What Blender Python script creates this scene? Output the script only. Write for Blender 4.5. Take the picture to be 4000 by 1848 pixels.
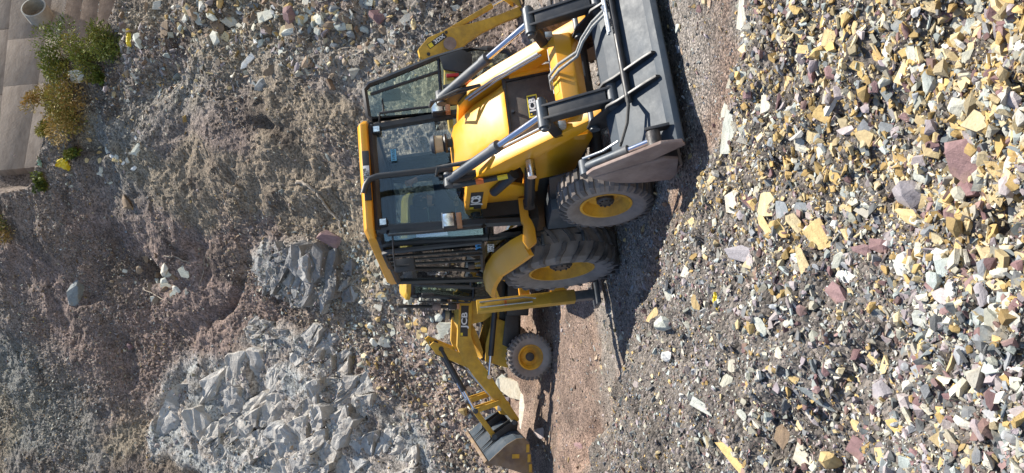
import bpy, bmesh, math, random
import numpy as np
from mathutils import Vector, Matrix
from mathutils.bvhtree import BVHTree
R_ = math.radians
rnd = random.Random(7)
nr = np.random.default_rng(11)
sc = bpy.context.scene
for o in list(bpy.data.objects): bpy.data.objects.remove(o)
COL = sc.collection

# ------------------------------------------------------------------ camera, sky, sun, exposure
# world frame: X to the viewer's right, Y away from the viewer, Z up, camera above the origin.
# The photograph is stored on its side: image right is down in the world.
CAMZ = 1.804
F_PX = 3077.0
ax = Vector((-.1034, -.0594, -.9929)).normalized()          # image right
fw = Vector((0, .99821, -.05975)).normalized()              # view direction
ax = (ax - fw * ax.dot(fw)).normalized()
az = -fw
ay = az.cross(ax)
cam = bpy.data.cameras.new('camera'); co = bpy.data.objects.new('camera', cam); COL.objects.link(co)
co.matrix_world = Matrix(((ax.x, ay.x, az.x, 0), (ax.y, ay.y, az.y, 0), (ax.z, ay.z, az.z, CAMZ), (0, 0, 0, 1)))
cam.sensor_fit = 'HORIZONTAL'; cam.sensor_width = 36; cam.lens = 36 * F_PX / 4000
cam.clip_start = .05; cam.clip_end = 2000
sc.camera = co
CAM = Vector((0, 0, CAMZ))

SUN_AZ, SUN_EL = 72.0, 57.0                                  # degrees right of the view, above the horizon
w = bpy.data.worlds.new('World'); sc.world = w; w.use_nodes = True
nt = w.node_tree; bg = nt.nodes['Background']
sky = nt.nodes.new('ShaderNodeTexSky'); sky.sky_type = 'NISHITA'; sky.sun_disc = False
sky.sun_elevation = R_(SUN_EL); sky.sun_rotation = R_(SUN_AZ); sky.altitude = 1500; sky.dust_density = .6
nt.links.new(sky.outputs[0], bg.inputs[0]); bg.inputs[1].default_value = .115
sl = bpy.data.lights.new('sun', 'SUN'); sl.energy = 5.0; sl.angle = R_(.53); sl.color = (1, .94, .84)
so = bpy.data.objects.new('sun', sl); COL.objects.link(so)
sd = Vector((math.sin(R_(SUN_AZ)) * math.cos(R_(SUN_EL)), math.cos(R_(SUN_AZ)) * math.cos(R_(SUN_EL)), math.sin(R_(SUN_EL))))
so.rotation_euler = sd.to_track_quat('Z', 'Y').to_euler(); so.location = (30, 10, 60)
sc.view_settings.view_transform = 'Standard'; sc.view_settings.look = 'None'
sc.view_settings.gamma = 1; sc.view_settings.use_curve_mapping = False
sc.view_settings.exposure = .92
sc.cycles.use_denoising = True
sc.cycles.max_bounces = 6; sc.cycles.transparent_max_bounces = 16

def ray(x, y):
    return (ax * ((x - 2000) / F_PX) - ay * ((y - 924) / F_PX) + fw)
def at_depth(x, y, d):
    return CAM + ray(x, y) * d
RM = np.array([[ax.x, ax.y, ax.z], [-ay.x, -ay.y, -ay.z], [fw.x, fw.y, fw.z]])
def project(P):
    q = (np.asarray(P, float) - np.array([0, 0, CAMZ])) @ RM.T
    return 2000 + F_PX * q[:, 0] / q[:, 2], 924 + F_PX * q[:, 1] / q[:, 2], q[:, 2]

# ------------------------------------------------------------------ noise in numpy
def h3(i, j, k, s=0):
    n = (i.astype(np.int64) * 374761393 + j.astype(np.int64) * 668265263 + k.astype(np.int64) * 2147483647 + s * 1274126177) & 0xffffffff
    n = ((n ^ (n >> 13)) * 1274126177) & 0xffffffff
    n = ((n ^ (n >> 16)) * 2246822519) & 0xffffffff
    return ((n ^ (n >> 15)) & 0xffffff) / float(0xffffff)
def vnoise(P, s=0):
    f = np.floor(P); t = P - f; t = t * t * (3 - 2 * t)
    i, j, k = f[:, 0], f[:, 1], f[:, 2]
    r = 0
    for a in (0, 1):
        for b in (0, 1):
            for c in (0, 1):
                wgt = (t[:, 0] if a else 1 - t[:, 0]) * (t[:, 1] if b else 1 - t[:, 1]) * (t[:, 2] if c else 1 - t[:, 2])
                r = r + wgt * h3(i + a, j + b, k + c, s)
    return r * 2 - 1
def fbm(P, scale, octs=4, s=0, gain=.5):
    r = 0; a = 1; q = P * scale
    for o in range(octs):
        r = r + a * vnoise(q + 17.3 * o, s + o); q = q * 2.03; a *= gain
    return r
def facet(P, scale, s=0, tilt=.9):
    """stepped, chiselled relief: every cell is a tilted plane"""
    q = P * scale; f = np.floor(q)
    best = np.full(len(P), 1e9); val = np.zeros(len(P))
    for a in (-1, 0, 1):
        for b in (-1, 0, 1):
            for c in (-1, 0, 1):
                i, j, k = f[:, 0] + a, f[:, 1] + b, f[:, 2] + c
                cx = i + h3(i, j, k, s + 1); cy = j + h3(i, j, k, s + 2); cz = k + h3(i, j, k, s + 3)
                d0, d1, d2 = q[:, 0] - cx, q[:, 1] - cy, q[:, 2] - cz
                d = d0 * d0 + d1 * d1 + d2 * d2
                v = (h3(i, j, k, s + 4) - .5) * .8 + tilt * (d0 * (h3(i, j, k, s + 5) - .5) + d1 * (h3(i, j, k, s + 6) - .5) + d2 * (h3(i, j, k, s + 7) - .5)) * 2
                m = d < best; best = np.where(m, d, best); val = np.where(m, v, val)
    return val
def sstep(a, b, x):
    t = np.clip((x - a) / (b - a), 0, 1); return t * t * (3 - 2 * t)

# ------------------------------------------------------------------ materials
MATS = {}
def nodes(name):
    m = bpy.data.materials.new(name); m.use_nodes = True
    n = m.node_tree; b = n.nodes['Principled BSDF']; return m, n, b
def mk(name, c1, c2=None, rough=.5, metal=0, scale=6, bump=0, bscale=None, spec=.5, dust=None, dust_amt=.5, detail=6, coat=0, pos=(.4, .62)):
    """procedural surface: two tones mixed by noise, optional dust and fine relief"""
    if name in MATS: return MATS[name]
    m, n, b = nodes(name)
    tc = n.nodes.new('ShaderNodeTexCoord')
    nz = n.nodes.new('ShaderNodeTexNoise'); nz.inputs['Scale'].default_value = scale; nz.inputs['Detail'].default_value = detail
    nz.inputs['Roughness'].default_value = .62
    n.links.new(tc.outputs['Object'], nz.inputs['Vector'])
    cr = n.nodes.new('ShaderNodeValToRGB')
    cr.color_ramp.elements[0].position = pos[0]; cr.color_ramp.elements[1].position = pos[1]
    cr.color_ramp.elements[0].color = (*c1, 1); cr.color_ramp.elements[1].color = (*(c2 or c1), 1)
    n.links.new(nz.outputs['Fac'], cr.inputs['Fac'])
    col = cr.outputs['Color']
    rv = n.nodes.new('ShaderNodeMapRange'); rv.inputs['To Min'].default_value = max(.02, rough - .12); rv.inputs['To Max'].default_value = min(1, rough + .18)
    n.links.new(nz.outputs['Fac'], rv.inputs['Value'])
    if dust:
        n2 = n.nodes.new('ShaderNodeTexNoise'); n2.inputs['Scale'].default_value = 3.1; n2.inputs['Detail'].default_value = 9; n2.inputs['Roughness'].default_value = .7
        n.links.new(tc.outputs['Object'], n2.inputs['Vector'])
        r2 = n.nodes.new('ShaderNodeMapRange'); r2.inputs['From Min'].default_value = .42; r2.inputs['From Max'].default_value = .7
        r2.inputs['To Max'].default_value = dust_amt; n.links.new(n2.outputs['Fac'], r2.inputs['Value'])
        mx = n.nodes.new('ShaderNodeMix'); mx.data_type = 'RGBA'
        n.links.new(r2.outputs[0], mx.inputs['Factor']); n.links.new(col, mx.inputs['A']); mx.inputs['B'].default_value = (*dust, 1)
        col = mx.outputs['Result']
        ad = n.nodes.new('ShaderNodeMath'); ad.operation = 'ADD'; ad.use_clamp = True
        n.links.new(rv.outputs[0], ad.inputs[0]); n.links.new(r2.outputs[0], ad.inputs[1]); n.links.new(ad.outputs[0], b.inputs['Roughness'])
    else:
        n.links.new(rv.outputs[0], b.inputs['Roughness'])
    n.links.new(col, b.inputs['Base Color'])
    b.inputs['Metallic'].default_value = metal; b.inputs['Specular IOR Level'].default_value = spec
    if coat: b.inputs['Coat Weight'].default_value = coat; b.inputs['Coat Roughness'].default_value = .12
    if bump:
        n3 = n.nodes.new('ShaderNodeTexNoise'); n3.inputs['Scale'].default_value = bscale or scale * 6; n3.inputs['Detail'].default_value = 5
        n.links.new(tc.outputs['Object'], n3.inputs['Vector'])
        bm = n.nodes.new('ShaderNodeBump'); bm.inputs['Strength'].default_value = bump; bm.inputs['Distance'].default_value = .02
        n.links.new(n3.outputs['Fac'], bm.inputs['Height']); n.links.new(bm.outputs[0], b.inputs['Normal'])
    MATS[name] = m; return m
def glass_mat(name, tint, refl=1.0):
    m, n, b = nodes(name); n.nodes.remove(b)
    out = n.nodes['Material Output']
    t = n.nodes.new('ShaderNodeBsdfTransparent'); t.inputs[0].default_value = (*tint, 1)
    g = n.nodes.new('ShaderNodeBsdfGlossy'); g.inputs['Roughness'].default_value = .015; g.inputs[0].default_value = (.9, .95, 1, 1)
    f = n.nodes.new('ShaderNodeFresnel'); f.inputs[0].default_value = 1.5
    mu = n.nodes.new('ShaderNodeMath'); mu.operation = 'MULTIPLY'; mu.inputs[1].default_value = refl; mu.use_clamp = True
    n.links.new(f.outputs[0], mu.inputs[0])
    x = n.nodes.new('ShaderNodeMixShader'); n.links.new(mu.outputs[0], x.inputs[0]); n.links.new(t.outputs[0], x.inputs[1]); n.links.new(g.outputs[0], x.inputs[2])
    n.links.new(x.outputs[0], out.inputs['Surface']); return m
def earth_mat(name, bump=.6, cell=38, cell_mix=.55, rough=.95, speck=True):
    """ground, slope and bedrock: colour attribute, fine gravel cells, grain and relief"""
    m, n, b = nodes(name)
    at = n.nodes.new('ShaderNodeAttribute'); at.attribute_name = 'col'
    tc = n.nodes.new('ShaderNodeTexCoord')
    def noise(sc_, det, ro):
        z = n.nodes.new('ShaderNodeTexNoise'); z.inputs['Scale'].default_value = sc_; z.inputs['Detail'].default_value = det; z.inputs['Roughness'].default_value = ro
        n.links.new(tc.outputs['Object'], z.inputs['Vector']); return z
    a = noise(2.2, 10, .72)
    r = n.nodes.new('ShaderNodeMapRange'); r.inputs['From Min'].default_value = .3; r.inputs['From Max'].default_value = .7; r.inputs['To Min'].default_value = .62; r.inputs['To Max'].default_value = 1.35
    n.links.new(a.outputs['Fac'], r.inputs['Value'])
    v = n.nodes.new('ShaderNodeTexVoronoi'); v.inputs['Scale'].default_value = cell; n.links.new(tc.outputs['Object'], v.inputs['Vector'])
    bw = n.nodes.new('ShaderNodeSeparateColor'); n.links.new(v.outputs['Color'], bw.inputs[0])
    r2 = n.nodes.new('ShaderNodeMapRange'); r2.inputs['To Min'].default_value = 1 - cell_mix; r2.inputs['To Max'].default_value = 1 + cell_mix
    n.links.new(bw.outputs[0], r2.inputs['Value'])
    mu = n.nodes.new('ShaderNodeMath'); mu.operation = 'MULTIPLY'; n.links.new(r.outputs[0], mu.inputs[0]); n.links.new(r2.outputs[0], mu.inputs[1])
    vm = n.nodes.new('ShaderNodeVectorMath'); vm.operation = 'SCALE'; n.links.new(at.outputs['Color'], vm.inputs[0]); n.links.new(mu.outputs[0], vm.inputs['Scale'])
    n.links.new(vm.outputs[0], b.inputs['Base Color'])
    b.inputs['Roughness'].default_value = rough; b.inputs['Specular IOR Level'].default_value = .25
    c = noise(14, 10, .7)
    su = n.nodes.new('ShaderNodeMath'); su.operation = 'MULTIPLY_ADD'; su.inputs[1].default_value = -.45
    n.links.new(v.outputs['Distance'], su.inputs[0]); n.links.new(c.outputs['Fac'], su.inputs[2])
    bp = n.nodes.new('ShaderNodeBump'); bp.inputs['Strength'].default_value = bump; bp.inputs['Distance'].default_value = .06
    n.links.new(su.outputs[0], bp.inputs['Height']); n.links.new(bp.outputs[0], b.inputs['Normal'])
    return m
def stone_mat(name, tones, streak=True, attr=False, big=1.0, stain_amt=.5, stain=(.33, .24, .13)):
    """stone: tones picked per object (or colour attribute), foliation streaks, stains, relief"""
    m, n, b = nodes(name)
    tc = n.nodes.new('ShaderNodeTexCoord')
    if attr:
        at = n.nodes.new('ShaderNodeAttribute'); at.attribute_name = 'col'; base = at.outputs['Color']
    else:
        oi = n.nodes.new('ShaderNodeObjectInfo')
        cr = n.nodes.new('ShaderNodeValToRGB'); e = cr.color_ramp.elements
        while len(e) < len(tones): e.new(.5)
        for i, t in enumerate(tones): e[i].position = i / max(1, len(tones) - 1); e[i].color = (*t, 1)
        n.links.new(oi.outputs['Random'], cr.inputs['Fac']); base = cr.outputs['Color']
    mp = n.nodes.new('ShaderNodeMapping'); mp.inputs['Scale'].default_value = (1, 3.2, 1) if streak else (1, 1, 1)
    n.links.new(tc.outputs['Object'], mp.inputs['Vector'])
    def noise(s_, d, ro, vec):
        z = n.nodes.new('ShaderNodeTexNoise'); z.inputs['Scale'].default_value = s_; z.inputs['Detail'].default_value = d; z.inputs['Roughness'].default_value = ro
        n.links.new(vec, z.inputs['Vector']); return z
    a = noise(9 / big, 10, .72, mp.outputs[0]); c = noise(45 / big, 8, .68, tc.outputs['Object'])
    r = n.nodes.new('ShaderNodeMapRange'); r.inputs['From Min'].default_value = .3; r.inputs['From Max'].default_value = .7; r.inputs['To Min'].default_value = .68; r.inputs['To Max'].default_value = 1.28
    n.links.new(a.outputs['Fac'], r.inputs['Value'])
    vm = n.nodes.new('ShaderNodeVectorMath'); vm.operation = 'SCALE'; n.links.new(base, vm.inputs[0]); n.links.new(r.outputs[0], vm.inputs['Scale'])
    st = noise(5 / big, 8, .65, tc.outputs['Object'])
    r3 = n.nodes.new('ShaderNodeMapRange'); r3.inputs['From Min'].default_value = .52; r3.inputs['From Max'].default_value = .72; r3.inputs['To Max'].default_value = stain_amt
    n.links.new(st.outputs['Fac'], r3.inputs['Value'])
    mx = n.nodes.new('ShaderNodeMix'); mx.data_type = 'RGBA'; n.links.new(r3.outputs[0], mx.inputs['Factor']); n.links.new(vm.outputs[0], mx.inputs['A'])
    mx.inputs['B'].default_value = (*stain, 1); n.links.new(mx.outputs['Result'], b.inputs['Base Color'])
    b.inputs['Roughness'].default_value = .85; b.inputs['Specular IOR Level'].default_value = .3
    ad = n.nodes.new('ShaderNodeMath'); ad.operation = 'ADD'; n.links.new(a.outputs['Fac'], ad.inputs[0]); n.links.new(c.outputs['Fac'], ad.inputs[1])
    bp = n.nodes.new('ShaderNodeBump'); bp.inputs['Strength'].default_value = .55 if big < 2 else .9; bp.inputs['Distance'].default_value = .012 * big
    n.links.new(ad.outputs[0], bp.inputs['Height']); n.links.new(bp.outputs[0], b.inputs['Normal'])
    return m

# ------------------------------------------------------------------ mesh helpers
def link(name, me, mat=None, parent=None, label=None, cat=None, group=None, kind=None):
    o = bpy.data.objects.new(name, me); COL.objects.link(o)
    if mat and me: me.materials.clear(); me.materials.append(mat)
    if parent: o.parent = parent
    for k, v in (('label', label), ('category', cat), ('group', group), ('kind', kind)):
        if v: o[k] = v
    return o
def np_mesh(name, V, Fc, col=None, smooth=False):
    V = np.asarray(V, np.float32); Fc = np.asarray(Fc, np.int32); k = Fc.shape[1]
    me = bpy.data.meshes.new(name)
    me.vertices.add(len(V)); me.vertices.foreach_set('co', V.ravel())
    me.loops.add(Fc.size); me.loops.foreach_set('vertex_index', Fc.ravel())
    me.polygons.add(len(Fc)); me.polygons.foreach_set('loop_start', np.arange(0, Fc.size, k, dtype=np.int32))
    me.polygons.foreach_set('use_smooth', np.full(len(Fc), smooth))
    me.update(calc_edges=True)
    if col is not None:
        a = me.color_attributes.new('col', 'FLOAT_COLOR', 'POINT')
        c = np.ones((len(V), 4), np.float32); c[:, :3] = col; a.data.foreach_set('color', c.ravel())
    return me
def grid_faces(nu, nv):
    i = np.arange(nu * nv).reshape(nv, nu)
    return np.stack([i[:-1, :-1], i[:-1, 1:], i[1:, 1:], i[1:, :-1]], -1).reshape(-1, 4)

class MB:
    def __init__(s): s.v = []; s.f = []
    def add(s, vs, fs):
        o = len(s.v); s.v += [tuple(p) for p in vs]; s.f += [tuple(i + o for i in f) for f in fs]; return s
    def box(s, x0, x1, y0, y1, z0, z1):
        return s.add([(x0, y0, z0), (x1, y0, z0), (x1, y1, z0), (x0, y1, z0), (x0, y0, z1), (x1, y0, z1), (x1, y1, z1), (x0, y1, z1)],
                     [(0, 3, 2, 1), (4, 5, 6, 7), (0, 1, 5, 4), (1, 2, 6, 5), (2, 3, 7, 6), (3, 0, 4, 7)])
    def prism(s, poly, a, b, axis='y'):
        n = len(poly)
        def P(p, t): return {'y': (p[0], t, p[1]), 'x': (t, p[0], p[1]), 'z': (p[0], p[1], t)}[axis]
        return s.add([P(p, a) for p in poly] + [P(p, b) for p in poly],
                     [tuple(range(n))[::-1], tuple(range(n, 2 * n))] + [(i, (i + 1) % n, n + (i + 1) % n, n + i) for i in range(n)])
    def strip(s, prof, y0, y1, th):
        """bent sheet: XZ profile with thickness, extruded along Y"""
        n = len(prof); off = []
        for i in range(n):
            a = Vector(prof[max(0, i - 1)]); b = Vector(prof[min(n - 1, i + 1)]); d = (b - a).normalized()
            off.append((prof[i][0] + d.y * th, prof[i][1] - d.x * th))
        for i in range(n - 1):
            s.prism([prof[i], prof[i + 1], off[i + 1], off[i]], y0, y1)
        return s
    def tube(s, p0, p1, r, n=12, r1=None):
        return s.path([p0, p1], r, n, r1)
    def path(s, pts, r, n=8, r1=None):
        pts = [Vector(p) for p in pts]; m = len(pts); rings = []
        up = Vector((0, 0, 1)) if abs((pts[-1] - pts[0]).normalized().z) < .9 else Vector((1, 0, 0))
        for i, p in enumerate(pts):
            d = (pts[min(m - 1, i + 1)] - pts[max(0, i - 1)]).normalized()
            x = d.cross(up).normalized(); y = d.cross(x)
            rr = r if r1 is None else r + (r1 - r) * i / (m - 1)
            rings.append([p + (x * math.cos(2 * math.pi * k / n) + y * math.sin(2 * math.pi * k / n)) * rr for k in range(n)])
        vs = [q for g in rings for q in g]
        fs = [(i * n + k, i * n + (k + 1) % n, (i + 1) * n + (k + 1) % n, (i + 1) * n + k) for i in range(m - 1) for k in range(n)]
        fs += [tuple(range(n))[::-1], tuple(range((m - 1) * n, m * n))]
        return s.add(vs, fs)
    def lathe(s, prof, c, n=32):
        """revolve (radius, y offset) about the Y axis through c"""
        vs = []; m = len(prof)
        for k in range(n):
            a = 2 * math.pi * k / n
            for r, h in prof: vs.append((c[0] + r * math.cos(a), c[1] + h, c[2] + r * math.sin(a)))
        fs = [(k * m + i, k * m + i + 1, ((k + 1) % n) * m + i + 1, ((k + 1) % n) * m + i) for k in range(n) for i in range(m - 1)]
        return s.add(vs, fs)
    def lathez(s, prof, c, n=24):
        vs = []; m = len(prof)
        for k in range(n):
            a = 2 * math.pi * k / n
            for r, h in prof: vs.append((c[0] + r * math.cos(a), c[1] + r * math.sin(a), c[2] + h))
        return s.add(vs, [(k * m + i, k * m + i + 1, ((k + 1) % n) * m + i + 1, ((k + 1) % n) * m + i) for k in range(n) for i in range(m - 1)])
    def quadbar(s, p0, p1, wy, h):
        """bar of rectangular section between two XZ points at one Y"""
        a = Vector((p0[0], p0[2])); b = Vector((p1[0], p1[2])); d = (b - a).normalized(); nrm = Vector((-d.y, d.x)) * h / 2
        return s.prism([tuple(a + nrm), tuple(b + nrm), tuple(b - nrm), tuple(a - nrm)], p0[1] - wy / 2, p0[1] + wy / 2)
    def build(s, name, mat, parent=None, bevel=0, smooth=35, **kw):
        me = bpy.data.meshes.new(name); bm = bmesh.new()
        vs = [bm.verts.new(p) for p in s.v]
        for f in s.f:
            try: bm.faces.new([vs[i] for i in f])
            except ValueError: pass
        bmesh.ops.recalc_face_normals(bm, faces=bm.faces)
        if bevel:
            ed = [e for e in bm.edges if len(e.link_faces) == 2 and e.calc_face_angle(0) > .5]
            bmesh.ops.bevel(bm, geom=ed, offset=bevel, segments=2, affect='EDGES', clamp_overlap=True, profile=.6)
        bm.to_mesh(me); bm.free()
        if smooth:
            me.shade_smooth(); me.set_sharp_from_angle(angle=R_(smooth))
        return link(name, me, mat, parent, **kw)
def text_mesh(name, body, size, mat, parent, loc, xdir, ydir, ext=.0015, bold=0, align='CENTER', sx=1.0):
    cu = bpy.data.curves.new(name, 'FONT'); cu.body = body; cu.size = size; cu.extrude = ext; cu.align_x = align; cu.align_y = 'CENTER'; cu.offset = bold
    cu.resolution_u = 3
    t = bpy.data.objects.new(name, cu); COL.objects.link(t)
    dg = bpy.context.evaluated_depsgraph_get(); me = bpy.data.meshes.new_from_object(t.evaluated_get(dg))
    bpy.data.objects.remove(t)
    x = Vector(xdir).normalized(); y = Vector(ydir); y = (y - x * y.dot(x)).normalized(); z = x.cross(y); L = Vector(loc)
    M = Matrix(((x.x * sx, y.x, z.x, L.x), (x.y * sx, y.y, z.y, L.y), (x.z * sx, y.z, z.z, L.z), (0, 0, 0, 1)))
    me.transform(M); me.name = name
    return link(name, me, mat, parent)

# ------------------------------------------------------------------ colours
YEL = mk('yellow_paint', (.82, .37, .010), (.76, .33, .009), rough=.32, scale=1.5, dust=(.42, .33, .22), dust_amt=.16, bump=.015, bscale=160, coat=.25)
YELD = mk('old_yellow_paint', (.62, .36, .03), (.50, .28, .02), rough=.5, scale=4, dust=(.17, .12, .08), dust_amt=.55, bump=.05, bscale=60)
BLK = mk('black_paint', (.013, .014, .016), (.022, .023, .025), rough=.38, scale=5, dust=(.16, .14, .12), dust_amt=.18)
DGREY = mk('dark_steel', (.05, .06, .07), (.075, .09, .105), rough=.38, metal=.25, scale=2.2, dust=(.34, .30, .26), dust_amt=.3, bump=.03, bscale=40)
BKT = mk('bucket_steel', (.028, .042, .057), (.042, .060, .079), rough=.48, spec=.33, metal=0, scale=1.7, dust=(.22, .20, .18), dust_amt=.22, bump=.04, bscale=30)
MUD = mk('muddy_steel', (.34, .26, .22), (.26, .19, .16), rough=.85, scale=5, dust=(.12, .08, .06), dust_amt=.5, bump=.25, bscale=30)
WORN = mk('worn_bucket_steel', (.22, .17, .13), (.14, .10, .075), rough=.6, metal=.3, scale=4, dust=(.5, .3, .05), dust_amt=.3, bump=.1, bscale=30)
RUB = mk('tyre_rubber', (.06, .053, .048), (.13, .112, .098), rough=.8, scale=4, dust=(.30, .25, .22), dust_amt=.75, bump=.15, bscale=50)
RUBS = mk('dusty_sidewall', (.20, .165, .14), (.29, .245, .21), rough=.9, scale=5, dust=(.33, .27, .23), dust_amt=.6, bump=.15, bscale=60)
RIM = mk('rim_paint', (.72, .36, .02), (.55, .27, .02), rough=.5, scale=5, dust=(.12, .09, .07), dust_amt=.5)
HUB = mk('greasy_hub', (.035, .032, .03), (.07, .06, .055), rough=.5, scale=14, bump=.2, bscale=40)
CHR = mk('chrome_rod', (.75, .75, .77), (.66, .66, .70), rough=.12, metal=1, scale=5)
PLT = mk('plated_steel', (.55, .56, .56), (.42, .43, .43), rough=.4, metal=.8, scale=20)
GRL = mk('grille_mesh', (.05, .042, .035), (.085, .07, .058), rough=.7, scale=3, dust=(.3, .24, .18), dust_amt=.4, bump=.3, bscale=220)
HOSE = mk('hose_rubber', (.02, .02, .02), (.035, .035, .033), rough=.55, scale=30, dust=(.3, .28, .25), dust_amt=.3)
HOSEG = mk('hose_sleeve', (.33, .33, .31), (.20, .20, .19), rough=.6, scale=60)
WHT = mk('white_print', (.75, .75, .73), (.68, .68, .66), rough=.5, scale=20)
BLUE = mk('blue_print', (.05, .25, .55), (.06, .3, .6), rough=.5)
YST = mk('yellow_sticker', (.8, .62, .03), (.72, .55, .03), rough=.5)
ORG = mk('orange_sticker', (.75, .16, .02), (.65, .14, .02), rough=.5)
REDP = mk('red_plastic', (.5, .01, .015), (.42, .01, .012), rough=.4)
BLUP = mk('light_blue_plastic', (.12, .38, .55), (.10, .32, .5), rough=.4)
LENS = mk('lamp_lens', (.7, .72, .75), (.35, .38, .42), rough=.12, metal=.6, scale=25)
LENSR = mk('lamp_reflector', (.8, .8, .82), (.55, .5, .42), rough=.2, metal=.9, scale=14)
AMB = mk('indicator_lens', (.45, .22, .10), (.36, .17, .08), rough=.3)
SEAT = mk('seat_fabric', (.03, .032, .036), (.045, .046, .05), rough=.9, scale=40, bump=.1)
CONC = mk('weathered_concrete', (.20, .155, .12), (.30, .245, .20), rough=.92, scale=1.6, dust=(.36, .29, .23), dust_amt=.6, bump=.6, bscale=14, pos=(.36, .66))
_n = CONC.node_tree; _mp = _n.nodes.new('ShaderNodeMapping'); _mp.inputs['Scale'].default_value = (.8, .8, 2.6)        # board marks and rain streaks run along the wall
_tc = [q for q in _n.nodes if q.type == 'TEX_COORD'][0]; _n.links.new(_tc.outputs['Object'], _mp.inputs['Vector'])
for _q in [q for q in _n.nodes if q.type == 'TEX_NOISE'][:2]: _n.links.new(_mp.outputs[0], _q.inputs['Vector'])
CONCD = mk('dark_concrete', (.20, .14, .10), (.28, .20, .145), rough=.92, scale=2.2, dust=(.11, .075, .05), dust_amt=.55, bump=.5, bscale=16)
CONCG = mk('pipe_concrete', (.34, .32, .28), (.42, .40, .35), rough=.9, scale=6, bump=.3, bscale=40)
MISS = mk('clear_bowl', (.42, .36, .24), (.36, .30, .2), rough=.15, scale=6)
GLASS = glass_mat('cab_glass', (.84, .91, .94), .75)
GLASSQ = glass_mat('quarter_glass', (.74, .80, .78), .25)
GLASSR = glass_mat('dark_rear_glass', (.42, .50, .54), 1.0)
GLASSD = glass_mat('tinted_glass', (.72, .80, .77), 1.1)
EARTH = earth_mat('loose_earth', bump=.9, cell=46, cell_mix=.6)
SLOPE = earth_mat('slope_earth', bump=.6, cell=21, cell_mix=.5)
STUFF = stone_mat('mixed_stone_chips', [], attr=True, streak=False)
OCHRE = stone_mat('ochre_slate', [(.46, .29, .10), (.57, .43, .22), (.50, .34, .12), (.62, .51, .31), (.55, .40, .18)])
PALE = stone_mat('pale_slate', [(.50, .48, .38), (.42, .45, .41), (.60, .55, .45), (.46, .48, .42), (.56, .50, .38)])
MAROON = stone_mat('maroon_shale', [(.20, .115, .115), (.25, .16, .155), (.17, .105, .11)])
LILAC = stone_mat('lilac_grey_shale', [(.34, .29, .30), (.30, .28, .29), (.40, .34, .33)])
GREYR = stone_mat('grey_slate', [(.20, .22, .22), (.27, .29, .30), (.17, .18, .18)])
WHITE = stone_mat('white_quartz', [(.68, .66, .60), (.74, .73, .69)])
BROWN = stone_mat('brown_stone', [(.20, .14, .09), (.26, .19, .13)])
PAL = {'o': OCHRE, 'p': PALE, 'm': MAROON, 'l': LILAC, 'g': GREYR, 'w': WHITE, 'b': BROWN}

# ------------------------------------------------------------------ terrain
M1_LOC, M1_ROT = Vector((.484, 9.706, 0)), R_(-72.11)
_p = at_depth(2075, 1397, 15.1)                              # hub of the second machine's near front wheel
BENCH = _p.z - .45
M2_EUL = (R_(-9), R_(-7.5), R_(180))                         # it stands on the rising toe of the slope, nose up
from mathutils import Euler
M2_LOC = _p - Euler(M2_EUL).to_matrix() @ Vector((2.17, 1.05, .452))
def to_plane(x, y, z=0):
    r = ray(x, y); return CAM + r * ((z - CAMZ) / r.z)
toe = sorted([tuple(to_plane(*q)[:2]) for q in ((2960, 60), (2900, 330), (2760, 640), (2655, 850), (2600, 1070), (2500, 1330), (2420, 1600), (2330, 1848))])
TX = np.array([-30] + [t[0] for t in toe] + [30]); TY = np.array([toe[0][1] + 4] + [t[1] for t in toe] + [toe[-1][1] - 1.0])
def ground_h(P, fine=True):
    X, Y = P[:, 0], P[:, 1]
    z = BENCH * sstep(11.6, 14.0, Y) + .13 * np.clip(_p.x - X, -2.6, 5) * sstep(11.8, 14.6, Y) + .155 * np.clip(Y - _p.y, 0, 3.5)
    d = np.interp(X, TX, TY) - Y + .35 * fbm(np.c_[X, Y, 0 * X], .9, 3, 5)
    Hh = .20 + .34 * sstep(.6, -2.2, X)
    z = z + Hh * (sstep(-.1, .7, d) * .55 + sstep(.5, 3.4, d) * .45)
    pm = sstep(0, .8, d)
    Q = np.c_[X, Y, 0 * X]
    # hollow in the left heap
    z = z - .16 * np.exp(-(((X + 1.15) / .22) ** 2 + ((Y - 3.55) / .5) ** 2)) - .10 * np.exp(-(((X + 1.0) / .3) ** 2 + ((Y - 5.6) / .35) ** 2))
    for (hx_, hy_, hr_, ht_, dp_) in ((-1.62, 3.3, .16, .42, .15), (-.62, 2.95, .14, .3, .10), (-1.9, 4.6, .2, .35, .12), (-.75, 4.3, .16, .3, .09), (-1.3, 2.6, .15, .25, .11), (.55, 2.5, .14, .25, .10), (1.05, 3.1, .16, .25, .09), (.2, 3.6, .15, .3, .08), (-.15, 2.2, .12, .22, .09)):
        z = z - dp_ * np.exp(-(((X - hx_ + .35 * (Y - hy_)) / hr_) ** 2 + ((Y - hy_) / ht_) ** 2))
    if fine:
        z = z + pm * .06 * (np.abs(fbm(Q @ np.array([[1, .35, 0], [-.35, .6, 0], [0, 0, 1]]), 1.5, 3, 15)) - .3)
        lane = np.exp(-((Y - (np.interp(X, TX, TY) + .45)) / .45) ** 2)
        z = z + (.018 + .085 * pm) * fbm(Q, 1.6, 4, 9) + (.010 + .03 * pm) * fbm(Q, 9, 3, 13) * (1 - .6 * lane)
        z = z - .035 * lane
        z = z + .03 * sstep(10.8, 12, Y) * fbm(Q, 2.4, 4, 17)
        m = sstep(16.5, 17.5, Y)
        z = z + .25 * m * fbm(Q, .6, 3, 3)
    return z, pm
def fan(n, half_near):
    t = np.linspace(-1, 1, n)
    return np.sign(t) * (np.abs(t) ** 1.0)
nx, ny = 430, 470
ty = np.linspace(0, 1, ny)
Yc = 1.25 * (17.6 / 1.25) ** ty
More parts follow.
